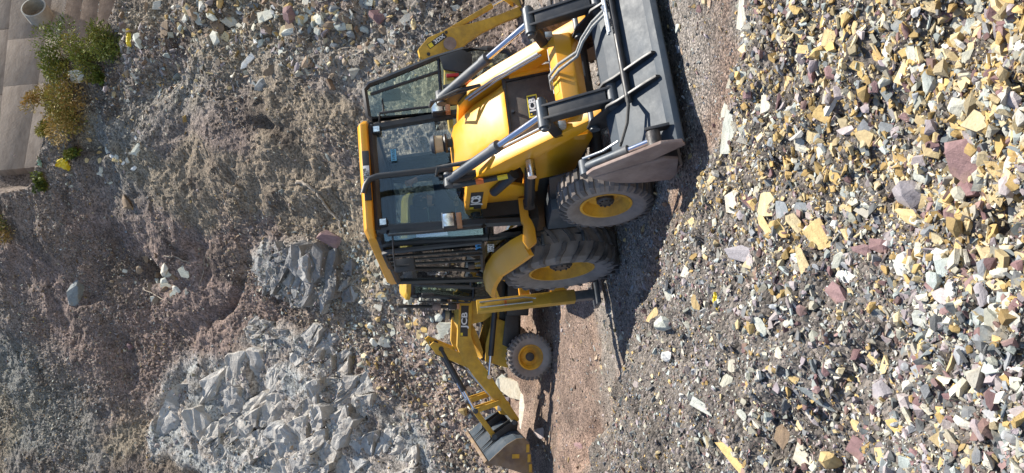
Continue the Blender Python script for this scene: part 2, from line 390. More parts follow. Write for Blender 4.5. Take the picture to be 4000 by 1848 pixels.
Yc = np.concatenate([[-60, -20, -6, -2, -.5, .3, .8, 1.05], Yc, [18.2, 19, 21, 26]])
tx = np.linspace(-1, 1, nx)
XX = []; YY = []
for yv in Yc:
    hw = .40 * max(yv, 1.6) + .5
    xs = np.where(np.abs(tx) < .9, tx / .9 * hw, np.sign(tx) * (hw + ((np.abs(tx) - .9) / .1) ** 1.6 * (70 - hw)))
    XX.append(xs); YY.append(np.full(nx, yv))
G = np.c_[np.concatenate(XX), np.concatenate(YY), np.zeros(nx * len(Yc))]
gz, gpm = ground_h(G); G[:, 2] = gz
Q = np.c_[G[:, 0], G[:, 1], 0 * gz]
lane = np.exp(-((G[:, 1] - (np.interp(G[:, 0], TX, TY) + .45)) / .36) ** 2) * sstep(-.1, .15, fbm(Q, .7, 3, 21) + .35)
far = sstep(10.8, 12.5, G[:, 1]) * sstep(1.5, -1.0, G[:, 0]) * .85
brown = np.clip(lane * .9 + far, 0, 1)
c_dirt = np.array([.225, .155, .118]); c_grav = np.array([.255, .225, .195]); c_pile = np.array([.155, .135, .118])
v1 = (1 + .22 * fbm(Q, 2.5, 3, 31))[:, None]
gcol = (c_grav * (1 - gpm)[:, None] + c_pile * gpm[:, None])
gcol = gcol * (1 - brown)[:, None] + c_dirt * brown[:, None]
red = sstep(.25, .5, fbm(Q, 1.1, 3, 41))[:, None] * (1 - gpm)[:, None]
gcol = gcol * (1 - .35 * red) + np.array([.34, .22, .15]) * .35 * red
gcol = np.clip(gcol * v1, .03, .8)
gf = grid_faces(nx, len(Yc))
ground = link('ground', np_mesh('ground', G, gf, gcol, True), EARTH, kind='structure')

# hillside: cut slope rising behind the machines
def hill_base(X):
    return np.interp(X, [-60, -9, -5, -2, 1, 4, 9, 60], [17.5, 17.2, 17.6, 17.6, 17.0, 15.9, 15.6, 16])
WALL_P = at_depth(200, 100, 33.0); WALL_D = Vector((math.cos(R_(25)), math.sin(R_(25)), 0)); WALL_N = Vector((WALL_D.y, -WALL_D.x, 0))
def wall_y(X): return WALL_P.y + (X - WALL_P.x) * WALL_D.y / WALL_D.x
_e = at_depth(60, 735, 1.0) - CAM                            # left end of the wall
_t = (wall_y(0) - 0) / (_e.y - _e.x * WALL_D.y / WALL_D.x)
WALL_X0 = _e.x * _t
WALL_Z0 = (CAM + ray(120, 700) * 27.2).z
nh, mh = 430, 520
hx = np.concatenate([-np.geomspace(60, 11.3, 14)[:-1], np.linspace(-11, 10.5, nh), np.geomspace(10.9, 60, 14)])
hz = np.concatenate([np.linspace(-.9, .3, 8)[:-1], np.linspace(.3, 25, mh), [25.6, 27, 29, 33]])
HX, HZ = np.meshgrid(hx, hz); HX = HX.ravel(); HZ = HZ.ravel()
# slope profile: distance behind the base line at each height; steeper where bedrock crops out
gofs = np.interp(HZ, [-1, .2, 1.2, 3.5, 6.5, 10, 14, 20, 26, 34], [-1.3, .0, 1.3, 3.6, 5.9, 9.0, 11.8, 15.0, 18.2, 26])
HY = hill_base(HX) + gofs
P0 = np.c_[HX, HY, HZ]
px, py, dpt = project(P0)
def blob(cx, cy, rx, ry, ang=0):
    c, s = math.cos(R_(ang)), math.sin(R_(ang)); dx = px - cx; dy = py - cy
    return np.exp(-(((dx * c + dy * s) / rx) ** 2 + ((-dx * s + dy * c) / ry) ** 2))
wob = 60 * fbm(P0, .5, 3, 55)
px = px + wob; py = py + 60 * fbm(P0, .5, 3, 56)
crop = np.clip(1.5 * blob(1120, 1680, 430, 260, 20) + 1.3 * blob(1350, 1850, 330, 260) + 1.25 * blob(860, 1620, 260, 170) + 1.35 * blob(1190, 1070, 200, 105, 15) + .75 * blob(1130, 1290, 150, 60) - .15, 0, 1)
crop = sstep(.25, .75, crop)
rub = np.clip(1.2 * blob(1600, 1250, 330, 300, 30) + 1.2 * blob(1800, 1500, 260, 330, -60) + blob(1900, 1800, 250, 250), 0, 1)      # beige scree above the second machine
rgt = np.clip(1.25 * blob(1150, 60, 520, 220, -12) + blob(1500, 180, 200, 160) + .9 * blob(560, 260, 160, 200), 0, 1)  # rubble gully on the right
grey = np.clip(blob(420, 560, 190, 330, -35) + blob(60, 1450, 130, 300) + .8 * blob(250, 1700, 260, 260) + .6 * blob(700, 330, 200, 120), 0, 1)
brn = np.clip(1.1 * blob(800, 700, 420, 330, -30) + blob(1850, 150, 230, 160) + blob(500, 1250, 420, 350), 0, 1)
N = np.c_[np.zeros(len(HX)), np.full(len(HX), -.74), np.full(len(HX), .67)]
disp = .30 * fbm(P0, .17, 4, 61) + (.17 * fbm(P0, .7, 4, 62) + .035 * fbm(P0, 2.6, 3, 63) + .045 * facet(P0 * np.array([1, 1, 1.3]), 1.9, 66)) * (1 - .75 * crop)
# soft benches and runnels across the slope
disp += .10 * np.maximum(0, fbm(P0 * np.array([.6, 1, 1.6]), .45, 3, 64)) * (1 - crop)
St = P0 @ np.array([[.80, .25, .35], [-.2, .9, .1], [-.55, -.3, 1.0]]).T          # strata frame
fk = facet(St * np.array([.7, 1, 1.5]), .62, 71, .7) * .30 + facet(St * np.array([.65, 1, 1.7]), 1.7, 81, .8) * .16 + facet(St * np.array([.7, 1, 1.6]), 4.4, 91) * .07
fk = fk.reshape(len(hz), len(hx))
fk[1:-1, 1:-1] = (fk[:-2, 1:-1] + fk[2:, 1:-1] + fk[1:-1, :-2] + fk[1:-1, 2:] + 2 * fk[1:-1, 1:-1]) / 6
fk = fk.ravel()
disp = disp + crop * (.12 + fk) + rgt * .12 * facet(P0, 1.6, 95) + (1 - crop) * .035 * facet(P0, 4.5, 96)
# the gully between the brown fan and the right-hand rubble, and hollows under overhangs
disp -= .3 * blob(620, 330, 110, 60, -55) + .35 * blob(1010, 530, 70, 30, 20) + .8 * blob(620, 1030, 90, 34, 35) + .5 * blob(760, 1010, 60, 26, 70) + .5 * blob(400, 640, 60, 26, 30) + .45 * blob(880, 1180, 120, 22, -50) + .4 * blob(640, 1560, 130, 24, -50) + .4 * blob(330, 1120, 60, 45) + .35 * blob(1350, 130, 90, 60) + .5 * blob(880, 60, 40, 60)
disp += .22 * blob(900, 760, 330, 210, -30) + .35 * blob(330, 1070, 45, 60) + .25 * blob(1290, 800, 70, 110, 40)
disp *= sstep(-.6, .9, HZ)[:] * .92 + .08
rough = .15 + 1.2 * sstep(-.35, .35, fbm(P0, .45, 3, 111) + .35 * rub + .3 * rgt)
disp = disp + nr.normal(0, .016, len(disp)) * (1 - crop) * sstep(0, 1, HZ) * rough
HP = P0 + N * disp[:, None]
# keep the slope behind and below the retaining wall
wm = (HP[:, 0] > WALL_X0 - .6)
_x, _y, _ = project(HP)
foot = np.interp(_y, [-400, 0, 110, 190, 240, 300, 420, 560, 640, 720, 780], [560, 440, 400, 340, 190, 170, 165, 155, 128, 112, 60])   # where rubble meets the wall
wmix = sstep(WALL_X0 - .25, WALL_X0 + .15, HP[:, 0]) * sstep(10, -25, _x - foot)
tgt = np.maximum(HP[:, 1], wall_y(HP[:, 0]) + .45)
HP[:, 1] = HP[:, 1] * (1 - wmix) + tgt * wmix
b_brown = np.array([.185, .140, .120]); b_beige = np.array([.235, .195, .155]); b_grey = np.array([.145, .148, .136]); b_rock = np.array([.30, .285, .265]); b_dark = np.array([.075, .058, .048]); b_olive = np.array([.225, .182, .12])
hc = np.tile(np.array([.20, .156, .128]), (len(HX), 1))
def lay(m, c):
    global hc
    hc = hc * (1 - m[:, None]) + c * m[:, None]
lay(np.clip(brn, 0, .9), b_brown); lay(np.clip(grey, 0, .85), b_grey); lay(np.clip(rub, 0, .8), b_beige); lay(np.clip(rgt, 0, .7), np.array([.22, .20, .17]))
lay(sstep(.05, .45, fbm(P0, .35, 3, 101)) * .6 * (1 - crop), b_olive)
lay(sstep(.0, .4, fbm(P0, .28, 3, 104)) * .6 * (1 - crop) * (1 - grey), np.array([.20, .140, .118]))
lay(sstep(.1, .5, fbm(P0, .7, 4, 102)) * .65 * (1 - crop), b_dark)
rk = b_rock * (1 + .25 * np.clip(fk, -1, 1)[:, None]) * np.where((facet(St, .75, 71)[:, None] > .1), np.array([1.06, 1.0, .95]), np.array([.93, .98, 1.0]))
stain = sstep(.0, .5, fbm(P0, 1.1, 4, 103))[:, None]
rk = rk * (1 - .45 * stain) + np.array([.15, .115, .09]) * .45 * stain
hc = hc * (1 - crop[:, None]) + rk * crop[:, None]
hc = np.clip(hc, .03, .8)
hf = grid_faces(len(hx), len(hz))
hme = np_mesh('hillside', HP, hf, hc, False)
hill = link('hillside', hme, SLOPE, kind='structure')
BV_G = BVHTree.FromPolygons([tuple(v) for v in G[:, :3]], [tuple(f) for f in gf.tolist()])
BV_H = BVHTree.FromPolygons([tuple(v) for v in HP], [tuple(f) for f in hf.tolist()])
def hit(x, y):
    """first terrain point seen at a photograph pixel"""
    r = ray(x, y).normalized(); best = None
    for bv in (BV_G, BV_H):
        p, n, i, d = bv.ray_cast(CAM, r)
        if p is not None and (best is None or d < best[2]): best = (p, n if n.dot(r) < 0 else -n, d)
    return best

# ------------------------------------------------------------------ stone shapes
def hull(pts):
    bm = bmesh.new()
    for p in pts: bm.verts.new(p)
    g = bmesh.ops.convex_hull(bm, input=bm.verts)
    for v in [v for v in bm.verts if not v.link_faces]: bm.verts.remove(v)
    bmesh.ops.triangulate(bm, faces=bm.faces); bmesh.ops.recalc_face_normals(bm, faces=bm.faces)
    bm.verts.ensure_lookup_table(); bm.verts.index_update()
    V = np.array([v.co for v in bm.verts]); Fc = np.array([[v.index for v in f.verts] for f in bm.faces]); bm.free(); return V, Fc
def slab_pts(n, L, W, T, r, jag=.25):
    pts = []
    for k in range(n):
        a = 2 * math.pi * (k + r.uniform(-.3, .3)) / n; q = 1 + r.uniform(-jag, jag * .5)
        c, s = math.cos(a), math.sin(a); e = .62                     # squarish outline
        x = math.copysign(abs(c) ** e, c) * L / 2 * q; y = math.copysign(abs(s) ** e, s) * W / 2 * q
        t = T / 2 * r.uniform(.75, 1.15)
        pts.append((x, y, t * r.uniform(.5, 1))); pts.append((x * r.uniform(.8, 1.06), y * r.uniform(.8, 1.06), -t))
    return pts
def chunk_pts(n, L, W, T, r):
    pts = []
    for k in range(n):
        v = Vector((r.gauss(0, 1), r.gauss(0, 1), r.gauss(0, 1))).normalized(); m = r.uniform(.8, 1.1)
        pts.append((v.x * L / 2 * m, v.y * W / 2 * m, v.z * T / 2 * m))
    return pts
SMALL = [hull(chunk_pts(6, 1, rnd.uniform(.55, .9), rnd.uniform(.28, .6), rnd)) for _ in range(14)]
MED = [hull(slab_pts(6, 1, rnd.uniform(.4, .85), rnd.uniform(.10, .24), rnd, .4)) for _ in range(10)] + [hull(chunk_pts(12, 1, rnd.uniform(.6, .9), rnd.uniform(.4, .65), rnd)) for _ in range(6)]
TONE = {'o': [(.46, .31, .12), (.56, .44, .24), (.60, .50, .31), (.50, .35, .14)], 'p': [(.46, .46, .38), (.40, .44, .41), (.56, .53, .45), (.5, .47, .37)], 'm': [(.20, .12, .12), (.26, .17, .16)],
        'l': [(.34, .29, .30), (.40, .35, .34)], 'g': [(.20, .22, .22), (.28, .29, .30), (.15, .155, .155)], 'w': [(.68, .66, .6)], 'b': [(.24, .165, .115), (.34, .25, .175), (.42, .33, .24)]}
def pick_cols(n, mix):
    ks = list(mix); pr = np.array([mix[k] for k in ks], float); pr /= pr.sum()
    idx = nr.choice(len(ks), n, p=pr); out = np.zeros((n, 3))
    for i, k in enumerate(ks):
        m = idx == i; t = np.array(TONE[k]); out[m] = t[nr.integers(0, len(t), m.sum())]
    return out * nr.uniform(.5, 1.15, (n, 1))
def scatter(name, pts, nrm, size, cols, shapes, mat, tilt=.5, sink=.15, **kw):
    """thousands of loose stones joined into one mesh"""
    n = len(pts); Vs = []; Fs = []; Cs = []; off = 0
    nrm = nrm + nr.normal(0, tilt, (n, 3)); nrm /= np.linalg.norm(nrm, axis=1)[:, None]
    a = nr.normal(0, 1, (n, 3)); u = np.cross(nrm, a); u /= np.linalg.norm(u, axis=1)[:, None]; v = np.cross(nrm, u)
    kind = nr.integers(0, len(shapes), n)
    for k, (V, Fc) in enumerate(shapes):
        i = np.where(kind == k)[0]
        if not len(i): continue
        s = size[i][:, None, None]
        W = (u[i][:, None, :] * V[None, :, 0:1] + v[i][:, None, :] * V[None, :, 1:2] + nrm[i][:, None, :] * V[None, :, 2:3]) * s
        ext = np.abs(V[:, 2]).max()
        W = W + pts[i][:, None, :] + nrm[i][:, None, :] * (size[i] * (ext - sink))[:, None, None]
        Vs.append(W.reshape(-1, 3)); Fs.append((Fc[None] + (off + np.arange(len(i)) * len(V))[:, None, None]).reshape(-1, 3))
        Cs.append(np.repeat(cols[i], len(V), 0)); off += len(i) * len(V)
    return link(name, np_mesh(name, np.concatenate(Vs), np.concatenate(Fs), np.concatenate(Cs)), mat, kind='stuff', **kw)
def ground_pts(n, y0, y1, spread=.36, extra=.5):
    Y = y0 * (y1 / y0) ** nr.random(n); X = nr.uniform(-1, 1, n) * (spread * Y + extra)
    P = np.c_[X, Y, 0 * X]; z, pm = ground_h(P); P[:, 2] = z; return P, pm
UP = np.array([0, 0, 1.])
def mixed_cols(P, pm):
    """stone colours follow the heap: ochre and pale slate to the right, grey chips to the left"""
    n = len(P); c = np.zeros((n, 3)); right = sstep(-.4, .12, P[:, 0] + .35 * fbm(np.c_[P[:, :2], np.zeros(n)], .9, 3, 77)) * pm
    zone = np.where(nr.random(n) < right, 2, np.where(pm > .4, 1, 0))
    for zt, mix in ((2, dict(o=.54, p=.22, m=.08, l=.06, g=.085, w=.015)), (1, dict(g=.31, p=.26, o=.13, m=.11, l=.17, w=.02)), (0, dict(b=.22, p=.25, g=.25, o=.12, l=.12, m=.04))):
        m = zone == zt; c[m] = pick_cols(m.sum(), mix)
    return c
def clear_tyres(P):
    """keep chips out of the wheels' footprints"""
    return np.ones(len(P), bool)
# foreground chips: fine, then coarser
P, pm = ground_pts(100000, 1.7, 9.5); keep = (nr.random(len(P)) < .5 + .5 * np.clip(pm + .15, 0, 1)); P, pm = P[keep], pm[keep]
scatter('gravel', P, np.tile(UP, (len(P), 1)), np.clip(nr.lognormal(-4.1, .38, len(P)), .008, .04), mixed_cols(P, pm) * 1.12, SMALL, STUFF, .6, .12,
        label='fine slate chips covering the rubble heap and ground', cat='gravel')
P, pm = ground_pts(28000, 1.8, 11); keep = (nr.random(len(P)) < .10 + .90 * pm * np.where(P[:, 0] > -.6, 1, .6)); P, pm = P[keep], pm[keep]
scatter('rubble', P, np.tile(UP, (len(P), 1)), np.clip(nr.lognormal(-3.25, .42, len(P)), .02, .095), mixed_cols(P, pm), MED, STUFF, .45, .1,
        label='fist-sized slate pieces strewn over the rubble heap', cat='rubble')
def side_pts(n, y0, y1):
    Y = y0 * (y1 / y0) ** nr.random(n); X = np.sign(nr.random(n) - .5) * nr.uniform(.36 * Y + .5, .8 * Y + 1.0)
    P = np.c_[X, Y, 0 * X]; z, pm = ground_h(P); P[:, 2] = z; return P, pm
P, pm = side_pts(12000, 1.7, 9)
scatter('gravel', P, np.tile(UP, (len(P), 1)), nr.uniform(.014, .04, len(P)), mixed_cols(P, pm) * 1.2, SMALL, STUFF, .6, .12, label='fine slate chips on the ground beyond the heap', cat='gravel')
P, pm = side_pts(3200, 1.7, 11)
scatter('rubble', P, np.tile(UP, (len(P), 1)), np.clip(nr.lognormal(-2.9, .4, len(P)), .03, .12), mixed_cols(P, pm), MED, STUFF, .45, .1, label='slate pieces on the ground beyond the heap', cat='rubble')
P, pm = ground_pts(12000, 7, 17.5, .38, .5)
scatter('track_gravel', P, np.tile(UP, (len(P), 1)), np.clip(nr.lognormal(-3.1, .5, len(P)), .02, .16), pick_cols(len(P), dict(b=.4, p=.22, g=.2, l=.14, o=.1, m=.04)) * .95, SMALL, STUFF, .5, .2,
        label='loose stones on the dirt track between the machines', cat='gravel')
# stones on the slope, thrown onto random grid faces and weighted by zone
def hill_scatter(name, n, wgt, smin, smed, sig, smax, mix, shapes, label, tilt=.6, dark=1.0):
    f = nr.integers(0, len(hf), n * 4); wv = wgt[hf[f, 0]] * (dpt[hf[f, 0]] > 0)
    vis = (np.abs(HP[hf[f, 0], 0]) < 11.5) & (HP[hf[f, 0], 2] < 24)
    f = f[(nr.random(len(f)) < wv) & vis][:n]
    t = nr.random((len(f), 2)); a = HP[hf[f]]
    P = (a[:, 0] * ((1 - t[:, :1]) * (1 - t[:, 1:])) + a[:, 1] * (t[:, :1] * (1 - t[:, 1:])) + a[:, 2] * (t[:, :1] * t[:, 1:]) + a[:, 3] * ((1 - t[:, :1]) * t[:, 1:]))
    nn = np.cross(a[:, 1] - a[:, 0], a[:, 3] - a[:, 0]); nn /= np.linalg.norm(nn, axis=1)[:, None]; nn[nn[:, 2] < 0] *= -1
    nn = nn * .6 + np.array([0, -.3, .6]); nn /= np.linalg.norm(nn, axis=1)[:, None]
    return scatter(name, P, nn, np.clip(nr.lognormal(math.log(smed), sig, len(P)), smin, smax), pick_cols(len(P), mix) * dark, shapes, STUFF, tilt, .2, label=label, cat='rubble')
inwall = (wmix > .02)
wbase = np.where(inwall, 0, 1.0)
hill_scatter('slope_stones', 56000, wbase * np.clip(.55 - .4 * crop + .2 * brn, .03, 1) * np.clip(rough, .3, 1), .028, .062, .5, .28, dict(b=.46, l=.17, p=.17, g=.13, o=.05, w=.02), SMALL, 'small stones studding the brown cut slope', dark=.9)
hill_scatter('scree', 16000, wbase * np.clip(rub * 1.3 - crop, 0, 1), .04, .095, .5, .34, dict(p=.45, o=.2, b=.15, l=.14, g=.06), MED, 'beige scree lying on the slope behind the second machine')
hill_scatter('gully_rubble', 12000, wbase * np.clip(rgt * 1.3 - .15, 0, 1), .05, .12, .55, .45, dict(p=.32, b=.22, g=.18, o=.14, l=.12, w=.02), MED, 'angular rubble filling the gully on the slope below the wall')
hill_scatter('outcrop_chips', 6500, wbase * np.clip(crop, 0, 1), .03, .075, .55, .3, dict(g=.5, l=.3, p=.2), MED, 'broken grey chips lying over the bedrock outcrops', dark=.95)
hill_scatter('grey_scree', 7000, wbase * np.clip(grey * 1.2 - crop, 0, 1), .03, .07, .5, .26, dict(g=.5, p=.3, l=.12, o=.08), SMALL, 'grey chips on the upper slope beside the grass')

# ------------------------------------------------------------------ backhoe loaders
def root_empty(name, loc, rz, label, cat, group=None):
    o = bpy.data.objects.new(name, None); COL.objects.link(o); o.location = loc; o.rotation_euler = (0, 0, rz); o.empty_display_size = .3
    o['label'] = label; o['category'] = cat
    if group: o['group'] = group
    return o
def wheel(root, c, R, rr, W, side, lugs, yaw=0.0, lean=0.0, paint=RIM):
    """tyre with tread bars, dished rim and hub; side = -1 faces right"""
    w = bpy.data.objects.new('wheel', None); COL.objects.link(w); w.parent = root; w.location = c; w.rotation_euler = (lean, 0, yaw)
    h = W / 2; Rb = R - (.035 if lugs == 'bar' else .018)
    prof = [(rr, -h * .62), (rr + .03, -h * .78), (rr + (R - rr) * .5, -h * 1.0), (Rb - .05, -h * .97), (Rb - .012, -h * .80), (Rb, -h * .4), (Rb + .004, 0),
            (Rb, h * .4), (Rb - .012, h * .80), (Rb - .05, h * .97), (rr + (R - rr) * .5, h * 1.0), (rr + .03, h * .78), (rr, h * .62)]
    t = MB().lathe(prof, (0, 0, 0), 64).build('tyre', RUBS, w)
    m = MB()
    if lugs == 'bar':
        n = 22
        for k in range(n):
            for sd in (-1, 1):
                a0 = 2 * math.pi * (k + (.5 if sd > 0 else 0)) / n
                # a bar from the centre line slanting back to the shoulder and a little down the sidewall
                st = [(0.03, 0.0, Rb - .01), (.45, .05, Rb - .005), (.8, .135, Rb - .02), (1.0, .17, Rb - .06), (1.02, .18, Rb - .10)]
                wd = [.075, .07, .065, .065, .055]; ring = []
                for (f, da, rb), wa in zip(st, wd):
                    top = (R if f < .85 else (R - .022 if f < 1.01 else rb + .012))
                    ya = sd * h * f
                    for rad, dd in ((rb - .02, -.5), (top, -.36), (top, .36), (rb - .02, .5)):
                        a = a0 + (da + dd * wa / R * 1.0) * 1.0
                        ring.append((rad * math.cos(a), ya, rad * math.sin(a)))
                q = 4; ns = len(st)
                fs = [(i * q + j, i * q + j + 1, (i + 1) * q + j + 1, (i + 1) * q + j) for i in range(ns - 1) for j in range(3)] + [(0, 1, 2, 3), tuple(range((ns - 1) * q, ns * q))[::-1]]
                m.add(ring, fs)
    else:
        n = 30
        for k in range(n):
            for sd in (-1, 1):
                a0 = 2 * math.pi * (k + (.5 if sd > 0 else 0)) / n; wa = .052
                ring = []
                for f, top in ((.02, R), (.5, R), (.86, R - .006), (1.0, R - .05)):
                    for rad, dd in ((top - .03, -.5), (top, -.42), (top, .42), (top - .03, .5)):
                        a = a0 + dd * wa / R; ring.append((rad * math.cos(a), sd * h * f, rad * math.sin(a)))
                m.add(ring, [(i * 4 + j, i * 4 + j + 1, (i + 1) * 4 + j + 1, (i + 1) * 4 + j) for i in range(3) for j in range(3)] + [(0, 1, 2, 3), (15, 14, 13, 12)])
    m.build('tread', RUB, t, smooth=20)
    o = side * h
    # rim: lip, wall, dish
    MB().lathe([(rr + .012, o * .66), (rr + .012, o * .74), (rr - .012, o * .74), (rr - .02, o * .60), (rr - .05, o * .38), (rr - .07, o * .10), (rr * .55, o * .04), (rr * .42, o * .16), (.0, o * .16)], (0, 0, 0), 40).build('rim', paint, w)
    hb = MB().lathe([(rr * .36, o * .05), (rr * .36, o * .42), (rr * .30, o * .52), (rr * .16, o * .54), (.0, o * .54)], (0, 0, 0), 20)
    for k in range(8):
        a = 2 * math.pi * k / 8; hb.tube((rr * .24 * math.cos(a), o * .5, rr * .24 * math.sin(a)), (rr * .24 * math.cos(a), o * .6, rr * .24 * math.sin(a)), .012, 6)
    hb.build('hub', HUB, w)
    return w
def rotp(p, piv, a):
    c, s = math.cos(a), math.sin(a); x, z = p[0] - piv[0], p[1] - piv[1]; return (piv[0] + x * c - z * s, piv[1] + x * s + z * c)

def backhoe_loader(root, Y, old, armrot, pv, bp, front):
    PIN = (.95, 1.66); ks = 1.12 if old else 1.0; ox = .15 if old else 0
    A = lambda x, z: rotp((PIN[0] + ox + (x - PIN[0]) * ks, PIN[1] + (z - PIN[1]) * ks), (PIN[0] + ox, PIN[1]), armrot)
    S = (-1, 1)
    # --- chassis and running gear
    MB().box(-1.35, 2.15, -.30, .30, .50, .98).build('chassis', BLK, root, .01)
    MB().tube((0, -.8, .69), (0, .8, .69), .12, 14).build('rear_axle', BLK, root)
    MB().tube((2.17, -.85, .455), (2.17, .85, .455), .065, 12).box(2.05, 2.29, -.25, .25, .42, .62).build('front_axle', BLK, root, .01)
    for sd in S:
        wheel(root, (0, sd * .855, .69), .70, .385, .42, sd, 'bar')
        wheel(root, (2.17, sd * .905, .452), .453, .235, .29, sd, 'block', yaw=R_(6) if not old else 0, lean=R_(-3) if (not old and sd < 0) else 0)
    # --- nose: side panels, grille, hood
    nose = [(1.50, .98), (1.62, .62), (2.42, .52), (2.52, .57), (2.44, .88), (2.34, 1.22), (2.0, 1.22), (1.5, 1.1)]
    for sd in S:
        p = MB().prism(nose, sd * .335, sd * .40).build('nose_panel', Y, root, .008)
        MB().prism([(2.40, .60), (2.52, .585), (2.50, .70), (2.43, .72)], sd * .403, sd * .412).build('stiffener', Y, p)
        MB().box(.95, 1.95, sd * .30 - .02, sd * .30 + .02, .95, 1.12).build('frame_rail', Y, root, .005)
        c = MB().prism([(1.02, 1.12), (1.42, 1.12), (1.55, 1.30), (1.62, 1.60), (1.40, 1.74), (1.02, 1.78)], sd * .40, sd * .44).build('side_cowl', Y, root, .008)
    gr = MB().prism([(2.30, 1.275), (2.415, .80), (2.34, .80), (2.20, 1.275)], -.315, .315).build('grille', GRL, root, .015)
    fr = MB()
    for sd in S: fr.prism([(2.312, 1.29), (2.425, .79), (2.395, .79), (2.275, 1.29)], sd * .315, sd * .345)
    fr.prism([(2.30, 1.262), (2.30, 1.292), (2.325, 1.285), (2.325, 1.258)], -.345, .345)
    fr.build('grille_surround', BLK, root)
    MB().prism([(2.40, .80), (2.47, .55), (2.40, .55), (2.34, .80)], -.33, .33).build('bumper', BLK, root, .01)
    gn = Vector((.475, 0, .115)).normalized(); gp = lambda u, z: Vector((2.302 + (1.275 - z) * .242 + .004, u, z))
    gx, gy = (0, 1, 0), (-.235, 0, .97)
    def patch(name, mat, u0, u1, z0, z1, off, parent):
        a = [gp(u0, z0), gp(u1, z0), gp(u1, z1), gp(u0, z1)]; m = MB()
        m.add([q + gn * (off - .003) for q in a] + [q + gn * off for q in a], [(0, 3, 2, 1), (4, 5, 6, 7), (0, 1, 5, 4), (1, 2, 6, 5), (2, 3, 7, 6), (3, 0, 4, 7)])
        return m.build(name, mat, parent, smooth=0)
    patch('badge', BLK, -.125, .125, .975, 1.085, .006, gr); patch('badge_face', YST, -.118, .118, .982, 1.078, .009, gr); patch('badge_panel', BLK, -.10, .10, .992, 1.068, .012, gr)
    text_mesh('badge_lettering', 'JCB', .088, WHT, gr, gp(.008, 1.03) + gn * .0145, gx, gy, bold=.0035, sx=1.05)
    patch('badge_square', YST, -.093, -.078, 1.045, 1.06, .0145, gr)
    MB().tube(gp(-.02, 1.22), gp(-.02, 1.22) + gn * .03, .016, 12).build('grille_knob', BLK, gr)
    # hood: faceted cover falling to the front
    prof = [(.0, 0), (.20, 0), (.27, -.02), (.34, -.09), (.345, -.30)]
    stn = [(1.30, 1.86, .98), (1.55, 1.82, 1.0), (1.85, 1.665, 1.0), (2.15, 1.425, .98), (2.27, 1.325, .96), (2.325, 1.285, .95)]
    vs = []; n = len(prof)
    for x, z, k in stn:
        ring = [(x, yy * k, z + (dz if x < 2.0 else max(dz, -(.30 - (x - 2.0) * .9)))) for yy, dz in prof]; ring = [(a, -b, c) for a, b, c in ring[:0:-1]] + ring; vs += ring
    q = 2 * n - 1
    fs = [(i * q + j, i * q + j + 1, (i + 1) * q + j + 1, (i + 1) * q + j) for i in range(len(stn) - 1) for j in range(q - 1)] + [tuple(range(q)), tuple(range((len(stn) - 1) * q, len(stn) * q))[::-1]]
    hd = MB().add(vs, fs).build('hood', Y, root, .012, smooth=50)
    MB().tube((1.45, .13, 1.80), (1.45, .13, 1.90), .045, 16).build('air_intake_pipe', BLK, root)
    ac = MB().lathez([(.0, .0), (.10, .0), (.105, .02), (.07, .05), (.0, .05)], (1.45, .13, 1.885)).build('air_cleaner', BLK, root)
    MB().lathez([(.088, .045), (.092, .13), (.0, .13)], (1.45, .13, 1.885)).build('bowl', MISS, ac)
    MB().lathez([(.10, .128), (.102, .14), (.085, .17), (.04, .185), (.0, .188)], (1.45, .13, 1.885)).build('bowl_cap', DGREY, ac)
    ex = [(1.32, -.10, 1.75), (1.30, -.10, 2.3), (1.29, -.10, 2.66), (1.285, -.12, 2.74), (1.27, -.18, 2.79), (1.25, -.26, 2.82)]
    if old: ex = [(1.28, .22, 1.6), (1.28, .22, 2.0), (1.28, .22, 2.95)]
    MB().path(ex, .034, 14).build('exhaust_stack', BLK, root)
    if old: MB().lathez([(.0, 0), (.07, 0), (.075, .1), (.05, .16), (.0, .16)], (1.28, .22, 2.12)).build('air_cleaner', MUD, root)
    # --- cab
    cabf = MB(); zr = 2.73
    post = lambda a, b, t=.05: cabf.path([a, b], t / 1.4, 6)
    cabf.box(-.80, 1.02, -.66, .66, .98, 1.10)                               # floor
    cabf.box(1.0, 1.06, -.60, .60, 1.08, 1.60)                               # front bulkhead
    cabf.box(-.80, .98, -.70, .70, zr - .03, zr + .02)                       # roof frame
    for sd in S:
        post((1.02, sd * .60, zr), (1.08, sd * .67, 1.55), .075); post((1.08, sd * .67, 1.55), (1.06, sd * .69, 1.08), .07)
        post((.82, sd * .70, zr), (.86, sd * .76, 1.55), .06); post((.86, sd * .76, 1.55), (.72, sd * .74, 1.05), .06)
        post((-.12, sd * .71, zr), (-.14, sd * .78, 1.5), .055)
        post((-.75, sd * .70, zr), (-.95, sd * .74, 1.55), .07); post((-.95, sd * .74, 1.55), (-.95, sd * .74, 1.1), .07)
        cabf.path([(1.06, sd * .70, 1.55), (.5, sd * .77, 1.56), (-.95, sd * .74, 1.60)], .025, 6)
        cabf.path([(1.02, sd * .62, zr - .02), (.8, sd * .71, zr - .02), (-.75, sd * .70, zr - .02)], .04, 6)
        cabf.prism([(.70, 1.06), (.55, 1.30), (.2, 1.50), (-.95, 1.55), (-.95, 1.06)], sd * .70, sd * .73)
    cabf.path([(1.04, -.62, zr - .02), (1.04, .62, zr - .02)], .045, 6)
    cabf.path([(-.76, -.70, zr - .02), (-.76, .70, zr - .02)], .04, 6)
    cabf.box(-.98, -.92, -.70, .70, 1.06, 1.60)
    cab = cabf.build('cab', BLK, root, smooth=40)
